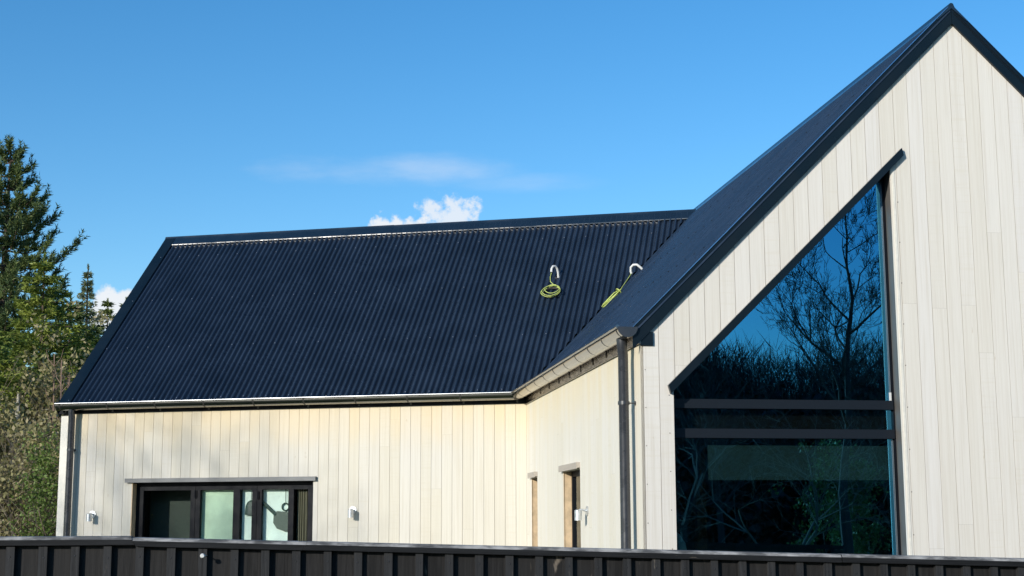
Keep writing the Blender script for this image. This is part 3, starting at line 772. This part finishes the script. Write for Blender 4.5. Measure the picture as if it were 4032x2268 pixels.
l1 = wall_lamp('galvanised wall lamp on the wing between the corner downpipe and the folding doors')
l2 = copy_thing(l1, 'galvanised wall lamp on the wing to the right of the folding doors')
l3 = copy_thing(l1, 'galvanised wall lamp beside the larger narrow window, sticking out sideways from the side wall')
l1.matrix_basis = WF @ Matrix.Translation((-5.655, 0, .135)); l2.matrix_basis = WF @ Matrix.Translation((-2.165, 0, .168))
l3.matrix_basis = SF @ Matrix.Translation((-2.23, 0, .115))

# ================================================================ CONDUITS AND CABLES ON THE ROOFS
def on_wing(a, b, h): return Vector(wpt(-a, b, h))
con = MB()
base = on_wing(-.045, 1.76, .005)
con.tube([base + Vector((0, .01, -.02)), base + Vector((0, -.01, .05)), base + Vector((-.01, -.03, .10)), base + Vector((-.03, -.055, .125)), base + Vector((-.055, -.08, .12)), base + Vector((-.07, -.095, .085)), base + Vector((-.072, -.1, .04))], .016, 12)
sk = MB()
tag(con.build('conduit_bend', MAT['white_pvc'], None, WF, smooth=True), 'white swan neck conduit on the open slope of the wing roof', 'conduit', 'white cable conduits on the roofs')
cable = MB(); T0 = base + Vector((-.072, -.1, .03))
cc = on_wing(-.02, 1.475, .035)
t1 = Vector((1, 0, 0)); t2 = Vector((0, c_, s_)); nn_ = Vector((0, -s_, c_))
rg = random.Random(3); pts = [T0, T0 + Vector((-.01, -.03, -.06)), T0 + Vector((.0, -.07, -.13)), cc + t2 * .09 + t1 * .04 + nn_ * .01]
for k in range(0, 76):
    a_ = 1.2 + k * 2 * math.pi / 19; kk = k // 19
    r_ = (.115, .13, .10, .122)[kk] ; o_ = ((0, 0), (-.012, -.02), (.006, .018), (.0, -.035))[kk]
    pts.append(cc + t1 * (r_ * math.cos(a_) + o_[0]) + t2 * (r_ * .92 * math.sin(a_) + o_[1]) + nn_ * (.004 * math.sin(k) + .014 * kk))
cable.tube(pts, .0052, 7)
cbl = cable.build('cable_coil', MAT['cable'], None, WF, smooth=True)
tag(cbl, 'round coil of yellow green cable hanging on the open slope of the wing roof', 'cable', 'coiled cables on the roofs')
mb = MB(); pts = []
for k in range(40):
    a_ = k * 2 * math.pi / 19; pts.append(cc - nn_ * .008 + t1 * (.108 * math.cos(a_)) + t2 * (.1 * math.sin(a_) - .02) + nn_ * .006 * (k // 19))
mb.tube(pts, .011, 7); mb.build('dark_strand', MAT['cable_dark'], cbl, WF, smooth=True)
def on_main(u, v, h): return Vector(mpt(v, u, h))
con = MB(); b2 = on_main(1.62, 6.60, .0)
con.tube([b2, b2 + Vector((-.045, 0, .042)), b2 + Vector((-.08, .01, .07)), b2 + Vector((-.12, .03, .07)), b2 + Vector((-.148, .05, .04)), b2 + Vector((-.148, .06, -.01)), b2 + Vector((-.138, .06, -.04))], .016, 12)
tag(con.build('conduit_bend', MAT['white_pvc'], None, MF, smooth=True), 'white swan neck conduit beside the valley on the tall roof', 'conduit', 'white cable conduits on the roofs')
cable = MB(); s0 = b2 + Vector((-.138, .06, -.035))
e0 = on_main(1.25, 6.10, .05)
pts = [s0, s0 * .7 + e0 * .3 + Vector((-.02, 0, -.03)), s0 * .35 + e0 * .65 + Vector((-.02, 0, -.03)), e0]
e1 = on_main(1.04, 6.20, .04); ax = (e1 - e0); sd = Vector((0, 1, 0))
for k in range(5):
    o_ = sd * (.05 * (k - 2) / 2) + Vector((-.02, 0, .02)) * (k % 2)
    pts += [e0 + ax * .3 + o_, e0 + ax * .9 + o_, e1 + o_ * .7, e0 + ax * .9 - o_ * .5 + Vector((-.015, 0, .012)), e0 + ax * .15 - o_ * .5, e0 - o_ * .2]
cable.tube(pts, .0065, 6)
ring_c = e0 + ax * .12
cable.tube([ring_c + sd * (.05 * math.cos(a_)) + Vector((-q, 0, q)) * (.04 * math.sin(a_)) for a_ in [2 * math.pi * k / 12 for k in range(13)]], .008, 6)
tag(cable.build('cable_bundle', MAT['cable'], None, MF, smooth=True), 'folded bundle of yellow green cable lying beside the roof valley', 'cable', 'coiled cables on the roofs')

# ================================================================ FENCE
FA = R(7.75)
FF = frame(-2.379, 7.022, EYE, FA)
def ftop(x): return -.060 if x < .545 else -.0600 - .0291 * (x - .545)
fence = empty('fence', FF @ Matrix.Translation((0, 0, -EYE)), 'black stained timber board fence with capping rail running across the foreground', 'fence')
MOD = .15
caps = [(-1.8, .545, .005), (.545, 1.375, -.001), (1.375, 4.1, .0), (4.103, 7.2, .001)]
for i_, (a, b, dz) in enumerate(caps):
    mb = MB(); t_ = .014; H = .040
    sk_ = .022
    def ringc(x, sk=0):
        z = ftop(x) + dz
        return [(x + sk, -.030, z - H), (x, -.030, z - t_), (x - sk * .3, -.014, z), (x - sk * .3, .055, z + .003), (x - sk * .3, .055, z - H)]
    e0_, e1_ = (.018 if i_ in (1, ) else (-.018 if i_ == 2 else 0)), (.018 if i_ == 0 else (-.018 if i_ == 1 else 0))
    rings = [ringc(a + .0008, e0_)]
    nn2 = 8
    for j in range(1, nn2): rings.append(ringc(a + (b - a) * j / nn2))
    rings.append(ringc(b - .0008, e1_))
    i0 = len(mb.v); mb.loft([r_[::-1] for r_ in rings])
    # faces: bevel and top get the paler grey, for weathering and sunlight
    mi = []
    for f_ in mb.f:
        zs = [mb.v[q_] for q_ in f_]
        ymin = min(p[1] for p in zs); dzs = max(ftop(p[0]) + dz - p[2] for p in zs)
        mi.append(1 if (len(f_) == 4 and dzs < t_ + .001) else 0)
    mb.mi = mi
    mb.build('capping_rail', [MAT['rail'], MAT['rail_top']], fence, FF)
rb = random.Random(11)
for k in range(-10, 47):
    xr = k * MOD                        # right edge of batten k
    x0_, x1_ = xr - .1535, xr - .0008
    zt0 = ftop((x0_ + x1_) / 2) - .040
    mb = MB(); j_ = rb.uniform(-.002, .002)
    mb.box((x0_ + .002, .014 + j_, GZ + .06), (x1_, .034 + j_, zt0 + .004 + rb.uniform(0, .002)))
    mb.build('fence_board', MAT['fence'], fence, FF)
    mb = MB(); t_ = rb.uniform(-.0015, .0015); ww = .038 + rb.uniform(-.002, .003)
    zl = GZ + .05
    A = [(xr - ww, -.014 + t_), (xr, -.014 + t_), (xr, .0135 + j_ * 0), (xr - ww, .0135)]
    lean = rb.uniform(-.004, .004)
    mb.loft([[(x, y, zl) for x, y in A], [(x + lean * .2, y, zt0 - .0005) for x, y in A]][::1])
    z_ = zt0 - .050 + rb.uniform(-.006, .006)
    bt_ = mb.build('batten', MAT['batten'], fence, FF)
    mb = MB(); xs_ = xr - ww / 2 + rb.uniform(-.004, .004); mb.cyl((xs_, -.0165 + t_, z_), (xs_, -.01, z_), .0035, 8)
    mb.build('nail', plain('dark nail', (.05, .05, .055), .4, metal=.6) if k == -10 else bpy.data.materials['dark nail'], bt_, FF)
mb = MB(); mb.box((-1.8, .036, -.45), (7.2, .08, -.35)); mb.box((-1.8, .036, -1.45), (7.2, .08, -1.35))
mb.build('back_rail', MAT['fence'], fence, FF)
for x in (-1.6, .62, 2.85, 5.1, 7.1):
    mb = MB(); mb.box((x - .05, .081, GZ), (x + .05, .18, ftop(x) - .045)); mb.build('fence_post', MAT['fence'], fence, FF)
mb = MB(); sxp, szp = .887, -.148
mb.tube([(sxp + .012, .0, szp), (sxp + .004, -.03, szp), (sxp - .003, -.05, szp + .001)], .003, 8)
mb.loft([[(sxp - .004 + r_ * math.cos(a_), y, szp + r_ * math.sin(a_)) for a_ in [2 * math.pi * j / 12 for j in range(12)]] for r_, y in ((.004, -.048), (.011, -.054), (.012, -.060), (.008, -.066))])
mb.build('screw_knob', MAT['white_pvc'], fence, FF, smooth=True)

# ================================================================ GROUND
n = 40; mb = MB(); xs = [-600 * (1 - 2 * i / n) for i in range(n + 1)]
mb.face([(-900, -900, 0), (900, -900, 0), (900, 900, 0), (-900, 900, 0)])
tag(mb.build('ground', MAT['grass']), kind='structure')

# ================================================================ VEGETATION
class Leaves:
    """collects many small faces with numpy"""
    def __init__(s, seed): s.r = np.random.default_rng(seed); s.V = []; s.F = []; s.n = 0
    def tris(s, C, D, L, Wd):
        """thin triangles: base centred at C, tip along D (unit) with length L, width Wd"""
        k = len(C); r = s.r.normal(size=(k, 3)); side = np.cross(D, r); side /= np.linalg.norm(side, axis=1, keepdims=True) + 1e-9
        V = np.empty((k, 3, 3)); V[:, 0] = C - side * Wd[:, None] / 2; V[:, 1] = C + side * Wd[:, None] / 2; V[:, 2] = C + D * L[:, None]
        s.V.append(V.reshape(-1, 3)); s.F.append((np.arange(k * 3) + s.n).reshape(-1, 3)); s.n += k * 3
    def quads(s, C, L, Wd, N=None):
        k = len(C); a = s.r.normal(size=(k, 3)); a /= np.linalg.norm(a, axis=1, keepdims=True)
        b = s.r.normal(size=(k, 3)); b = np.cross(a, b); b /= np.linalg.norm(b, axis=1, keepdims=True) + 1e-9
        V = np.empty((k, 4, 3)); V[:, 0] = C - a * L[:, None] / 2; V[:, 1] = C + b * Wd[:, None] / 2; V[:, 2] = C + a * L[:, None] / 2; V[:, 3] = C - b * Wd[:, None] / 2
        idx = (np.arange(k * 4) + s.n).reshape(-1, 4)
        s.V.append(V.reshape(-1, 3)); s.F.append(np.concatenate([idx[:, [0, 1, 2]], idx[:, [0, 2, 3]]])); s.n += k * 4
    def build(s, name, mat, parent, mw=None):
        V = np.concatenate(s.V).astype(np.float32); F = np.concatenate(s.F).astype(np.int32)
        me = bpy.data.meshes.new(name); me.vertices.add(len(V)); me.vertices.foreach_set('co', V.ravel())
        me.loops.add(F.size); me.loops.foreach_set('vertex_index', F.ravel())
        me.polygons.add(len(F)); me.polygons.foreach_set('loop_start', np.arange(0, F.size, 3, dtype=np.int32))
        me.update(calc_edges=True); me.materials.append(mat)
        o = bpy.data.objects.new(name, me); COL.objects.link(o)
        if parent is not None: o.parent = parent
        return o
def brush(lv, p0, d, L, r, n, w=.034):
    """a shoot: needles splayed around its axis"""
    t = lv.r.uniform(.05, 1., n); C = p0 + d * (t * L)[:, None]
    rad = lv.r.normal(size=(n, 3)); rad -= (rad @ d)[:, None] * d; rad /= np.linalg.norm(rad, axis=1, keepdims=True) + 1e-9
    D = rad * .8 + d * .75; D /= np.linalg.norm(D, axis=1, keepdims=True)
    lv.tris(C, D, lv.r.uniform(.8, 1.2, n) * r, np.full(n, w))
def unit(v): return v / (np.linalg.norm(v) + 1e-9)
def pine(loc, H, z_first, rad_fn, label, seed, whorl=.55, mat='pine', nn=22, shoot=.38, nr=.14):
    r = random.Random(seed); e = empty('pine_tree', Matrix.Translation(loc), label, 'tree', 'conifers behind the house')
    tr = MB(); tr.tube([(0, 0, 0), (.1, 0, H * .35), (-.05, .1, H * .7), (0, 0, H)], [H * .02, H * .015, H * .008, .015], 8)
    lv = Leaves(seed); z = z_first
    while z < H - .15:
        ro = rad_fn(z); nb_ = max(4, int(5 + ro * 1.2)); a0 = r.uniform(0, 6.28)
        for k in range(nb_):
            a = a0 + k * 6.283 / nb_ + r.uniform(-.3, .3); L = ro * r.uniform(.7, 1.08); zz = z + r.uniform(-.15, .15)
            pts = []; dirn = np.array([math.cos(a), math.sin(a), 0.]); ns = 8; droop = r.uniform(.02, .16)
            for j in range(ns + 1):
                t = j / ns; pts.append(np.array([0, 0, zz]) + dirn * (L * t) + np.array([0, 0, L * (-droop * math.sin(t * 2.4) + (.42 * t ** 3))]))
            tr.tube([tuple(p) for p in pts], [max(.008, .035 * (1 - j / ns)) for j in range(ns + 1)], 4)
            side = np.array([-dirn[1], dirn[0], 0.])
            m_ = int(L / .045) + 6
            for j in range(m_):
                t = .22 + .78 * (j + r.random()) / m_; i_ = min(ns - 1, int(t * ns)); fr = t * ns - i_
                p = pts[i_] * (1 - fr) + pts[i_ + 1] * fr
                # short side twigs carrying upright shoots
                sd_ = side * r.choice((-1, 1)) * r.uniform(.0, .30) * L * (1.15 - t) * .9
                p2 = p + sd_ + np.array([0, 0, r.uniform(-.03, .05)])
                d = unit(np.array([0, 0, 1.]) * r.uniform(.5, 1.3) + dirn * r.uniform(.3, .9) + sd_ * .7 + np.array([r.uniform(-.3, .3), r.uniform(-.3, .3), 0]))
                brush(lv, p2, d, shoot * r.uniform(.6, 1.15), nr, nn)
            brush(lv, pts[-1], unit(pts[-1] - pts[-2] + np.array([0, 0, .3])), shoot * 1.2, nr, nn + 6)
        z += whorl * r.uniform(.75, 1.2)
    for k in range(5): brush(lv, np.array([0, 0, H - .5 + k * .1]), unit(np.array([r.uniform(-.3, .3), r.uniform(-.3, .3), 1.])), .45, nr, 26)
    tr.build('trunk', MAT['bark'], e).matrix_basis = Matrix.Identity(4)
    lv.build('crown', MAT[mat], e); return e
def fir(loc, H, z0, rad_fn, label, seed, mat='fir', whorl=.30, dens=1., leafL=.11, name='fir_tree', group='conifers behind the house', droop=.25, jag=.3):
    r = random.Random(seed); e = empty(name, Matrix.Translation(loc), label, 'tree', group)
    tr = MB(); tr.tube([(0, 0, 0), (.05, 0, H * .5), (0, 0, H - .05)], [H * .016, H * .009, .01], 7)
    lv = Leaves(seed); z = z0
    while z < H - .08:
        ro = rad_fn(z); nb_ = max(5, int(6 + ro * 2)); a0 = r.uniform(0, 6.28)
        for k in range(nb_):
            a = a0 + k * 6.283 / nb_ + r.uniform(-.35, .35); L = max(.08, ro * r.uniform(1 - jag, 1 + jag * .45))
            dirn = np.array([math.cos(a), math.sin(a), 0.]); side = np.array([-dirn[1], dirn[0], 0.]); dr = droop * r.uniform(.6, 1.4)
            ns = 5; pts = [np.array([0, 0, z]) + dirn * L * (j / ns) + np.array([0, 0, L * (-dr * (j / ns) + .22 * (j / ns) ** 2)]) for j in range(ns + 1)]
            if L > .5: tr.tube([tuple(p) for p in pts], [max(.006, .022 * (1 - j / ns)) for j in range(ns + 1)], 4)
            m_ = int((L * 60 + 10) * dens)
            t = lv.r.uniform(.1, 1., m_) ** .75; idx = np.minimum((t * ns).astype(int), ns - 1); fr = (t * ns - idx)[:, None]
            PP = np.array(pts); C = PP[idx] * (1 - fr) + PP[idx + 1] * fr
            sw_ = lv.r.uniform(-1, 1, m_) * (1.1 - t) * L * .42
            C = C + side * sw_[:, None] + np.array([0, 0, 1.]) * (lv.r.uniform(-.09, .05, m_) - np.abs(sw_) * .25)[:, None]
            D = dirn * .8 + side * np.sign(sw_)[:, None] * .7 + np.stack([lv.r.normal(0, .35, m_), lv.r.normal(0, .35, m_), lv.r.normal(-.1, .4, m_)], 1)
            D /= np.linalg.norm(D, axis=1, keepdims=True)
            lv.tris(C, D, lv.r.uniform(.7, 1.5, m_) * leafL, lv.r.uniform(.35, .6, m_) * leafL)
        z += whorl * r.uniform(.7, 1.25)
    n_ = 60; C = np.zeros((n_, 3)); C[:, 2] = H - lv.r.uniform(0, .5, n_); D = lv.r.normal(size=(n_, 3)) * .5; D[:, 2] = 1; D /= np.linalg.norm(D, axis=1, keepdims=True)
    lv.tris(C, D, np.full(n_, leafL), np.full(n_, .04))
    tr.build('trunk', MAT['bark'], e); lv.build('crown', MAT[mat], e); return e
RMIN = .003
def branching(tr, tips, p, d, L, rad, depth, r, spread=.5, up=.12, shrink=.78, kids=(2, 3), sides=5, segs=3, fork=.55):
    P = Vector(p); D = Vector(d).normalized(); pts = [P.copy()]; rr = [rad]
    for k in range(segs):
        D = (D + Vector((r.gauss(0, .10), r.gauss(0, .10), r.gauss(0, .07) + up * .25))).normalized()
        P = P + D * (L / segs); pts.append(P.copy()); rr.append(rad * (1 - .3 * (k + 1) / segs))
        if depth > 0 and k < segs - 1 and r.random() < fork:
            ax = D.orthogonal().normalized(); ax.rotate(Matrix.Rotation(r.uniform(0, 6.28), 3, D)); D2 = D.copy(); D2.rotate(Matrix.Rotation(r.uniform(.5, 1.0), 3, ax))
            branching(tr, tips, P, D2, L * shrink * r.uniform(.6, .9), rr[-1] * .5, depth - 1, r, spread, up, shrink, kids, max(3, sides - 1), segs, fork)
    tr.tube([tuple(q_) for q_ in pts], [max(q_, RMIN) for q_ in rr], sides)
    if depth == 0: tips.append((pts[-1], D)); return
    for k in range(r.randint(*kids)):
        ax = D.orthogonal().normalized(); ax.rotate(Matrix.Rotation(r.uniform(0, 6.28), 3, D)); D2 = D.copy(); D2.rotate(Matrix.Rotation(r.uniform(.35, 1.) * spread * 1.6, 3, ax))
        branching(tr, tips, P, D2, L * shrink * r.uniform(.8, 1.15), rr[-1] * .72, depth - 1, r, spread, up, shrink, kids, max(3, sides - 1), segs, fork)
def bare_tree(loc, H, label, seed, depth=6, mat='bark', spread=.5, group='bare trees behind the viewer', trunk=.22, first=None, rad=None):
    r = random.Random(seed); e = empty('bare_tree', Matrix.Translation(loc), label, 'tree', group)
    tb = MB(); tips = []; th_ = H * trunk
    tb.tube([(0, 0, 0), (.04 * H * .2, 0, th_ * .5), (0, .02, th_)], [(rad or H * .022), (rad or H * .022) * .8, (rad or H * .022) * .7], 8)
    tr = MB(); r0 = (rad or H * .022) * .62
    for d in (first or [(.1, .0, 1), (.7, .2, .9), (-.6, .3, .9), (-.1, -.6, 1.)]):
        branching(tr, tips, (0, .02, th_ * r.uniform(.85, 1.)), d, H * .24, r0 * r.uniform(.6, .95), depth, r, spread)
    tb.build('trunk', MAT[mat], e); tr.build('crown', MAT[mat], e); return e
def leader_tree(loc, H, label, seed, group='bare trees behind the viewer', mat='twig', rad=.16, z0=.42, reach=.60, depth=5):
    r = random.Random(seed); e = empty('bare_tree', Matrix.Translation(loc), label, 'tree', group)
    n_ = 12; P = []; x = y = 0
    for k in range(n_ + 1):
        P.append(Vector((x, y, H * k / n_))); x += r.uniform(-.012, .012) * H; y += r.uniform(-.012, .012) * H
    tb = MB(); tb.tube([tuple(p) for p in P], [rad * (1 - .93 * (k / n_) ** .8) for k in range(n_ + 1)], 7)
    tr = MB(); tips = []; z = z0; a = r.uniform(0, 6.28)
    while z < .97:
        a += 2.4 + r.uniform(-.5, .5); i_ = int(z * n_); p = P[i_].lerp(P[min(i_ + 1, n_)], z * n_ - i_)
        L = H * reach * (1 - z) ** .55 * r.uniform(.75, 1.1)
        branching(tr, tips, p, (math.cos(a), math.sin(a), r.uniform(.35, .8)), L * .42, rad * (1.05 - z) * .5, depth, r, .5, .35, .68, (2, 3), 5, 4, .42)
        z += r.uniform(.028, .055)
    tb.build('trunk', MAT[mat], e); tr.build('crown', MAT[mat], e); return e
def bush(loc, rx, ry, H, label, seed, mat='bush', n=6000, leafL=.07, stems=14, stem_mat='twig', name='bush', group='shrubs left of the wing', cat='shrub', lobes=13, zlow=.1, twig_depth=2):
    r = random.Random(seed); e = empty(name, Matrix.Translation(loc), label, cat, group)
    st = MB(); tips = []
    for k in range(stems):
        a = r.uniform(0, 6.28); x = math.cos(a) * rx * r.uniform(0, .5); y = math.sin(a) * ry * r.uniform(0, .5)
        branching(st, tips, (x, y, 0), (math.cos(a) * .35 * rx / H, math.sin(a) * .35 * ry / H, 1), H * .36, .022, twig_depth, r, .5, .2, .72)
    st.build('stems', MAT[stem_mat], e)
    lv = Leaves(seed); cs = []
    for k in range(lobes):
        a = r.uniform(0, 6.28); q_ = math.sqrt(r.random()); zc = r.uniform(zlow, .92)
        wdt = 1 - .55 * max(0, zc - .5) * 2
        cs.append((math.cos(a) * rx * q_ * .75 * wdt, math.sin(a) * ry * q_ * .75 * wdt, H * zc, r.uniform(.6, 1.3)))
    per = n // lobes
    for cx, cy, cz, ss in cs:
        s3 = np.array([rx * .30, ry * .30, H * .13]) * ss
        # clumps within the lobe
        nc = 20; cc_ = lv.r.normal(size=(nc, 3)) * s3 + np.array([cx, cy, cz])
        which = lv.r.integers(0, nc, per); C = cc_[which] + lv.r.normal(size=(per, 3)) * (.065 + .03 * ss)
        C[:, 2] = np.maximum(C[:, 2], .05)
        lv.quads(C, lv.r.uniform(.7, 1.4, per) * leafL, lv.r.uniform(.45, .8, per) * leafL)
    lv.build('foliage', MAT[mat], e); return e

# tall pine at the left edge
loc, zt_ = ((-14.97, 42.00, 0.), 12.78)
Hp = zt_
def pr(z):   # crown radius by height
    t = (Hp - z)
    return min(3.2, .16 + .52 * t ** .92) if t < 3.6 else 1.7 + .25 * math.sin(z * 5)
pine(loc, Hp, 3.2, pr, 'tall dark pine with upturned branch tips at the left edge', 2, whorl=.50)
# yellow green fir below it
loc, zt_ = ((-10.19, 31.00, 0.), 7.483)
Hf = zt_
fir(loc, Hf, .6, lambda z: min(1.75, .10 + .52 * (Hf - z)), 'yellow green fir with a pointed top below the tall pine', 5, 'fir', .24, 2.2, .10, jag=.4)
loc, zt_ = ((-9.97, 27.00, 0.), 5.742)
H2_ = zt_
fir(loc, H2_, .5, lambda z: min(1.6, .1 + .62 * (H2_ - z)), 'broad yellow green fir cut by the left edge of the photo', 8, 'fir', .24, 2.1, .10, jag=.4)
loc, zt_ = ((-10.20, 33.00, 0.), 6.904)
H3_ = zt_
fir(loc, H3_, .6, lambda z: min(1.25, .25 + .42 * (H3_ - z)), 'dark rounded fir between the pointed fir and the thin spruce', 9, 'bush', .25, 1.3, .13, jag=.45)
# thin spruce spire
loc, zt_ = ((-10.72, 36.00, 0.), 8.133)
H4_ = zt_
fir(loc, H4_, 1., lambda z: .03 + .22 * (H4_ - z) if H4_ - z < 1.5 else min(1.15, .33 + .34 * (H4_ - z - 1.4)), 'thin grey green spruce with a narrow spire beside the small white cloud', 12, 'spruce', .20, 2.0, .075, name='spruce_tree', jag=.4)
for i_, ((loc, zt_), sd, rr_, lb, mt_) in enumerate([(((-13.29, 47.00, 0.), 8.995), 14, .95, 'loose green conifer right of the spruce spire', 'bush'),
                                     (((-13.50, 50.00, 0.), 9.462), 15, 1.0, 'green conifer half hidden by the wing verge', 'bush'),
                                     (((-13.65, 52.00, 0.), 10.183), 17, .9, 'conifer tip just above the sloping wing verge', 'spruce'),
                                     (((-9.94, 34.00, 0.), 6.316), 19, .9, 'low dark fir in front of the spruce spire', 'fir')]):
    Hh = zt_
    fir(loc, Hh, .6, lambda z: min(rr_ * 1.2, .08 + .40 * (Hh - z)), lb, sd, mt_, .26, 1.1, .12, jag=.5)
# shrubs and saplings left of the wing
S = [(((-8.50, 27.00, 0.), 4.717), 1.0, .9, 'dry', 'brown twiggy shrub with pale stems close to the wing verge', 21, 8000, .085),
     (((-8.59, 25.00, 0.), 3.767), 1.1, .9, 'dry', 'grey brown shrub at the left edge below the firs', 22, 8000, .085),
     (((-7.53, 23.00, 0.), 3.154), .9, .8, 'dry', 'olive shrub in the middle of the thicket', 23, 7500, .08),
     (((-8.88, 29.00, 0.), 4.341), .9, .8, 'bush', 'green shrub tight behind the wing corner', 24, 6500, .085),
     (((-7.57, 21.50, 0.), 2.473), .8, .7, 'dry', 'low dry shrub above the fence at the left edge', 25, 6500, .07)]
for (loc, zt_), rx, ry, mt_, lb, sd, n_, ll in S:
    bush(loc, rx, ry, zt_, lb, sd, mt_, n_, ll, stems=16, twig_depth=3, stem_mat='twig')
loc, zt_ = ((-6.65, 20.80, 0.), 2.726)
bush(loc, .36, .4, zt_, 'bright ivy leaves climbing beside the wing corner', 31, 'ivy', 5200, .05, stems=6, name='ivy', cat='climber', lobes=12)
loc, zt_ = ((-10.17, 29.00, 0.), 4.989); bush(loc, 1.3, 1.1, zt_, 'bright green shrub under the firs at the left', 33, 'fir', 9000, .10, stems=8)
for i_, ((loc, zt_), sd) in enumerate([(((-8.13, 26.00, 0.), 4.603), 1), (((-8.39, 26.40, 0.), 4.760), 2), (((-8.30, 27.50, 0.), 4.582), 3), (((-8.18, 26.60, 0.), 4.376), 4)]):
    r = random.Random(sd)
    e = empty('sapling', Matrix.Translation(loc), ['tallest pinkish bare sapling in the thicket', 'second bare sapling left of the tallest one', 'bare sapling nearest the wing verge', 'shortest bare sapling between the others'][i_], 'sapling', 'bare saplings in the thicket')
    mb = MB(); mb.tube([(0, 0, 0), (.05, 0, zt_ * .5), (-.02, 0, zt_)], [.03, .024, .008], 6)
    for k in range(9):
        z = zt_ * r.uniform(.55, .97); a = r.uniform(0, 6.28); mb.tube([(0, 0, z), (math.cos(a) * .12, math.sin(a) * .12, z + .14), (math.cos(a) * .17, math.sin(a) * .17, z + .32)], [.008, .006, .003], 4)
    mb.build('stem', MAT['pink_twig'], e)
loc, zt_ = ((-9.07, 26.50, 0.), 4.076)
e = empty('dead_trunk', Matrix.Translation(loc), 'short pale dead trunk among the leaves at the left edge', 'tree stump')
mb = MB(); mb.tube([(0, 0, 0), (.03, 0, zt_ * .6), (.01, 0, zt_ * .9), (.0, 0, zt_)], [.06, .05, .045, .02], 10); mb.build('stem', MAT['pale_bark'], e)

# far wood behind the house and round the viewer, seen as one mass
def wood_mass(name, segs, seed, n, H, mat, leafL, label, twigs=False):
    lv = Leaves(seed)
    for (xa, ya, xb, yb_, hh) in segs:
        t = lv.r.random(n); base_ = np.stack([xa + (xb - xa) * t, ya + (yb_ - ya) * t], 1) + lv.r.normal(0, 1.6, (n, 2))
        prof_ = hh * (.84 + .10 * np.sin(t * 19 + xa) + .06 * np.sin(t * 47 + 2))
        if twigs:
            z = prof_ * lv.r.random(n) ** .8 * .86; C = np.column_stack([base_, z])
            lv.quads(C, lv.r.uniform(.5, 1.2, n) * leafL, lv.r.uniform(.3, .7, n) * leafL)
            k = n; t = lv.r.random(k); base_ = np.stack([xa + (xb - xa) * t, ya + (yb_ - ya) * t], 1) + lv.r.normal(0, 1.6, (k, 2))
            prof_ = hh * (.84 + .10 * np.sin(t * 19 + xa) + .06 * np.sin(t * 47 + 2))
            z = prof_ * (.45 + .6 * lv.r.random(k)); D = lv.r.normal(size=(k, 3)) * .5; D[:, 2] = .9; D /= np.linalg.norm(D, axis=1, keepdims=True)
            lv.tris(np.column_stack([base_, z]), D, lv.r.uniform(.5, 1.3, k), lv.r.uniform(.02, .045, k))
        else:
            z = prof_ * lv.r.random(n) ** .8
            lv.quads(np.column_stack([base_, z]), lv.r.uniform(.6, 1.4, n) * leafL, lv.r.uniform(.3, .6, n) * leafL)
    return tag(lv.build(name, mat, None), label, 'woodland', kind='stuff')
wood_mass('distant_woodland', [(-26, 58, -10, 60, 6.2)], 41, 26000, 6, MAT['bush'], .34, 'dark green wood far behind the trees at the left')

# trees behind the viewer, mirrored in the tall gable window
RMIN = .004
leader_tree((13.95, -8.1, 0), 9.2, 'tall bare tree with a straight trunk mirrored in the upper gable pane', 51, mat='dark_twig')
RMIN = .003
bare_tree((8.6, -.9, 0), 4.6, 'small pale multi stemmed tree mirrored in the lower gable pane', 52, 4, 'twig', .6, trunk=.16, rad=.07,
          first=[(.8, 0, .9), (-.8, .1, .9), (.1, .8, 1)])
bare_tree((18.6, -25.5, 0), 7.6, 'bare tree in front of the wood, left of the straight trunk in the mirror image', 53, 5, 'dark_twig', .5, trunk=.3)
bare_tree((20.8, -17.5, 0), 6.6, 'bare tree at the right edge of the mirror image', 54, 5, 'dark_twig', .5, trunk=.3)
bare_tree((12.7, -15.0, 0), 6.4, 'low bare tree at the left of the mirror image', 55, 5, 'dark_twig', .55, trunk=.25)
bush((16.8, -13.5, 0), 1.3, 1.2, 3.5, 'yellow green ivy covered stump mirrored low in the gable window', 56, 'ivy', 7000, .10, stems=6, group='bare trees behind the viewer')
bare_tree((-19.4, -.6, 0), 9.0, 'bare tree standing off to the left that dapples the wing wall', 57, 6, 'dark_twig', .5, trunk=.3)
wood_mass('woodland_behind', [(4, -41, 24, -33, 8.8), (20, -36, 44, -22, 8.8)], 42, 70000, 6, MAT['thicket'], .5, 'dark wood behind the viewer mirrored low in the gable window', True)
wood_mass('woodland_behind', [(-75, -30, -45, -52, 9.), (-48, -50, -8, -58, 10.), (-60, -48, 0, -62, 9.)], 43, 90000, 6, MAT['thicket'], .42, 'dark wood behind and left of the viewer mirrored in the folding doors')
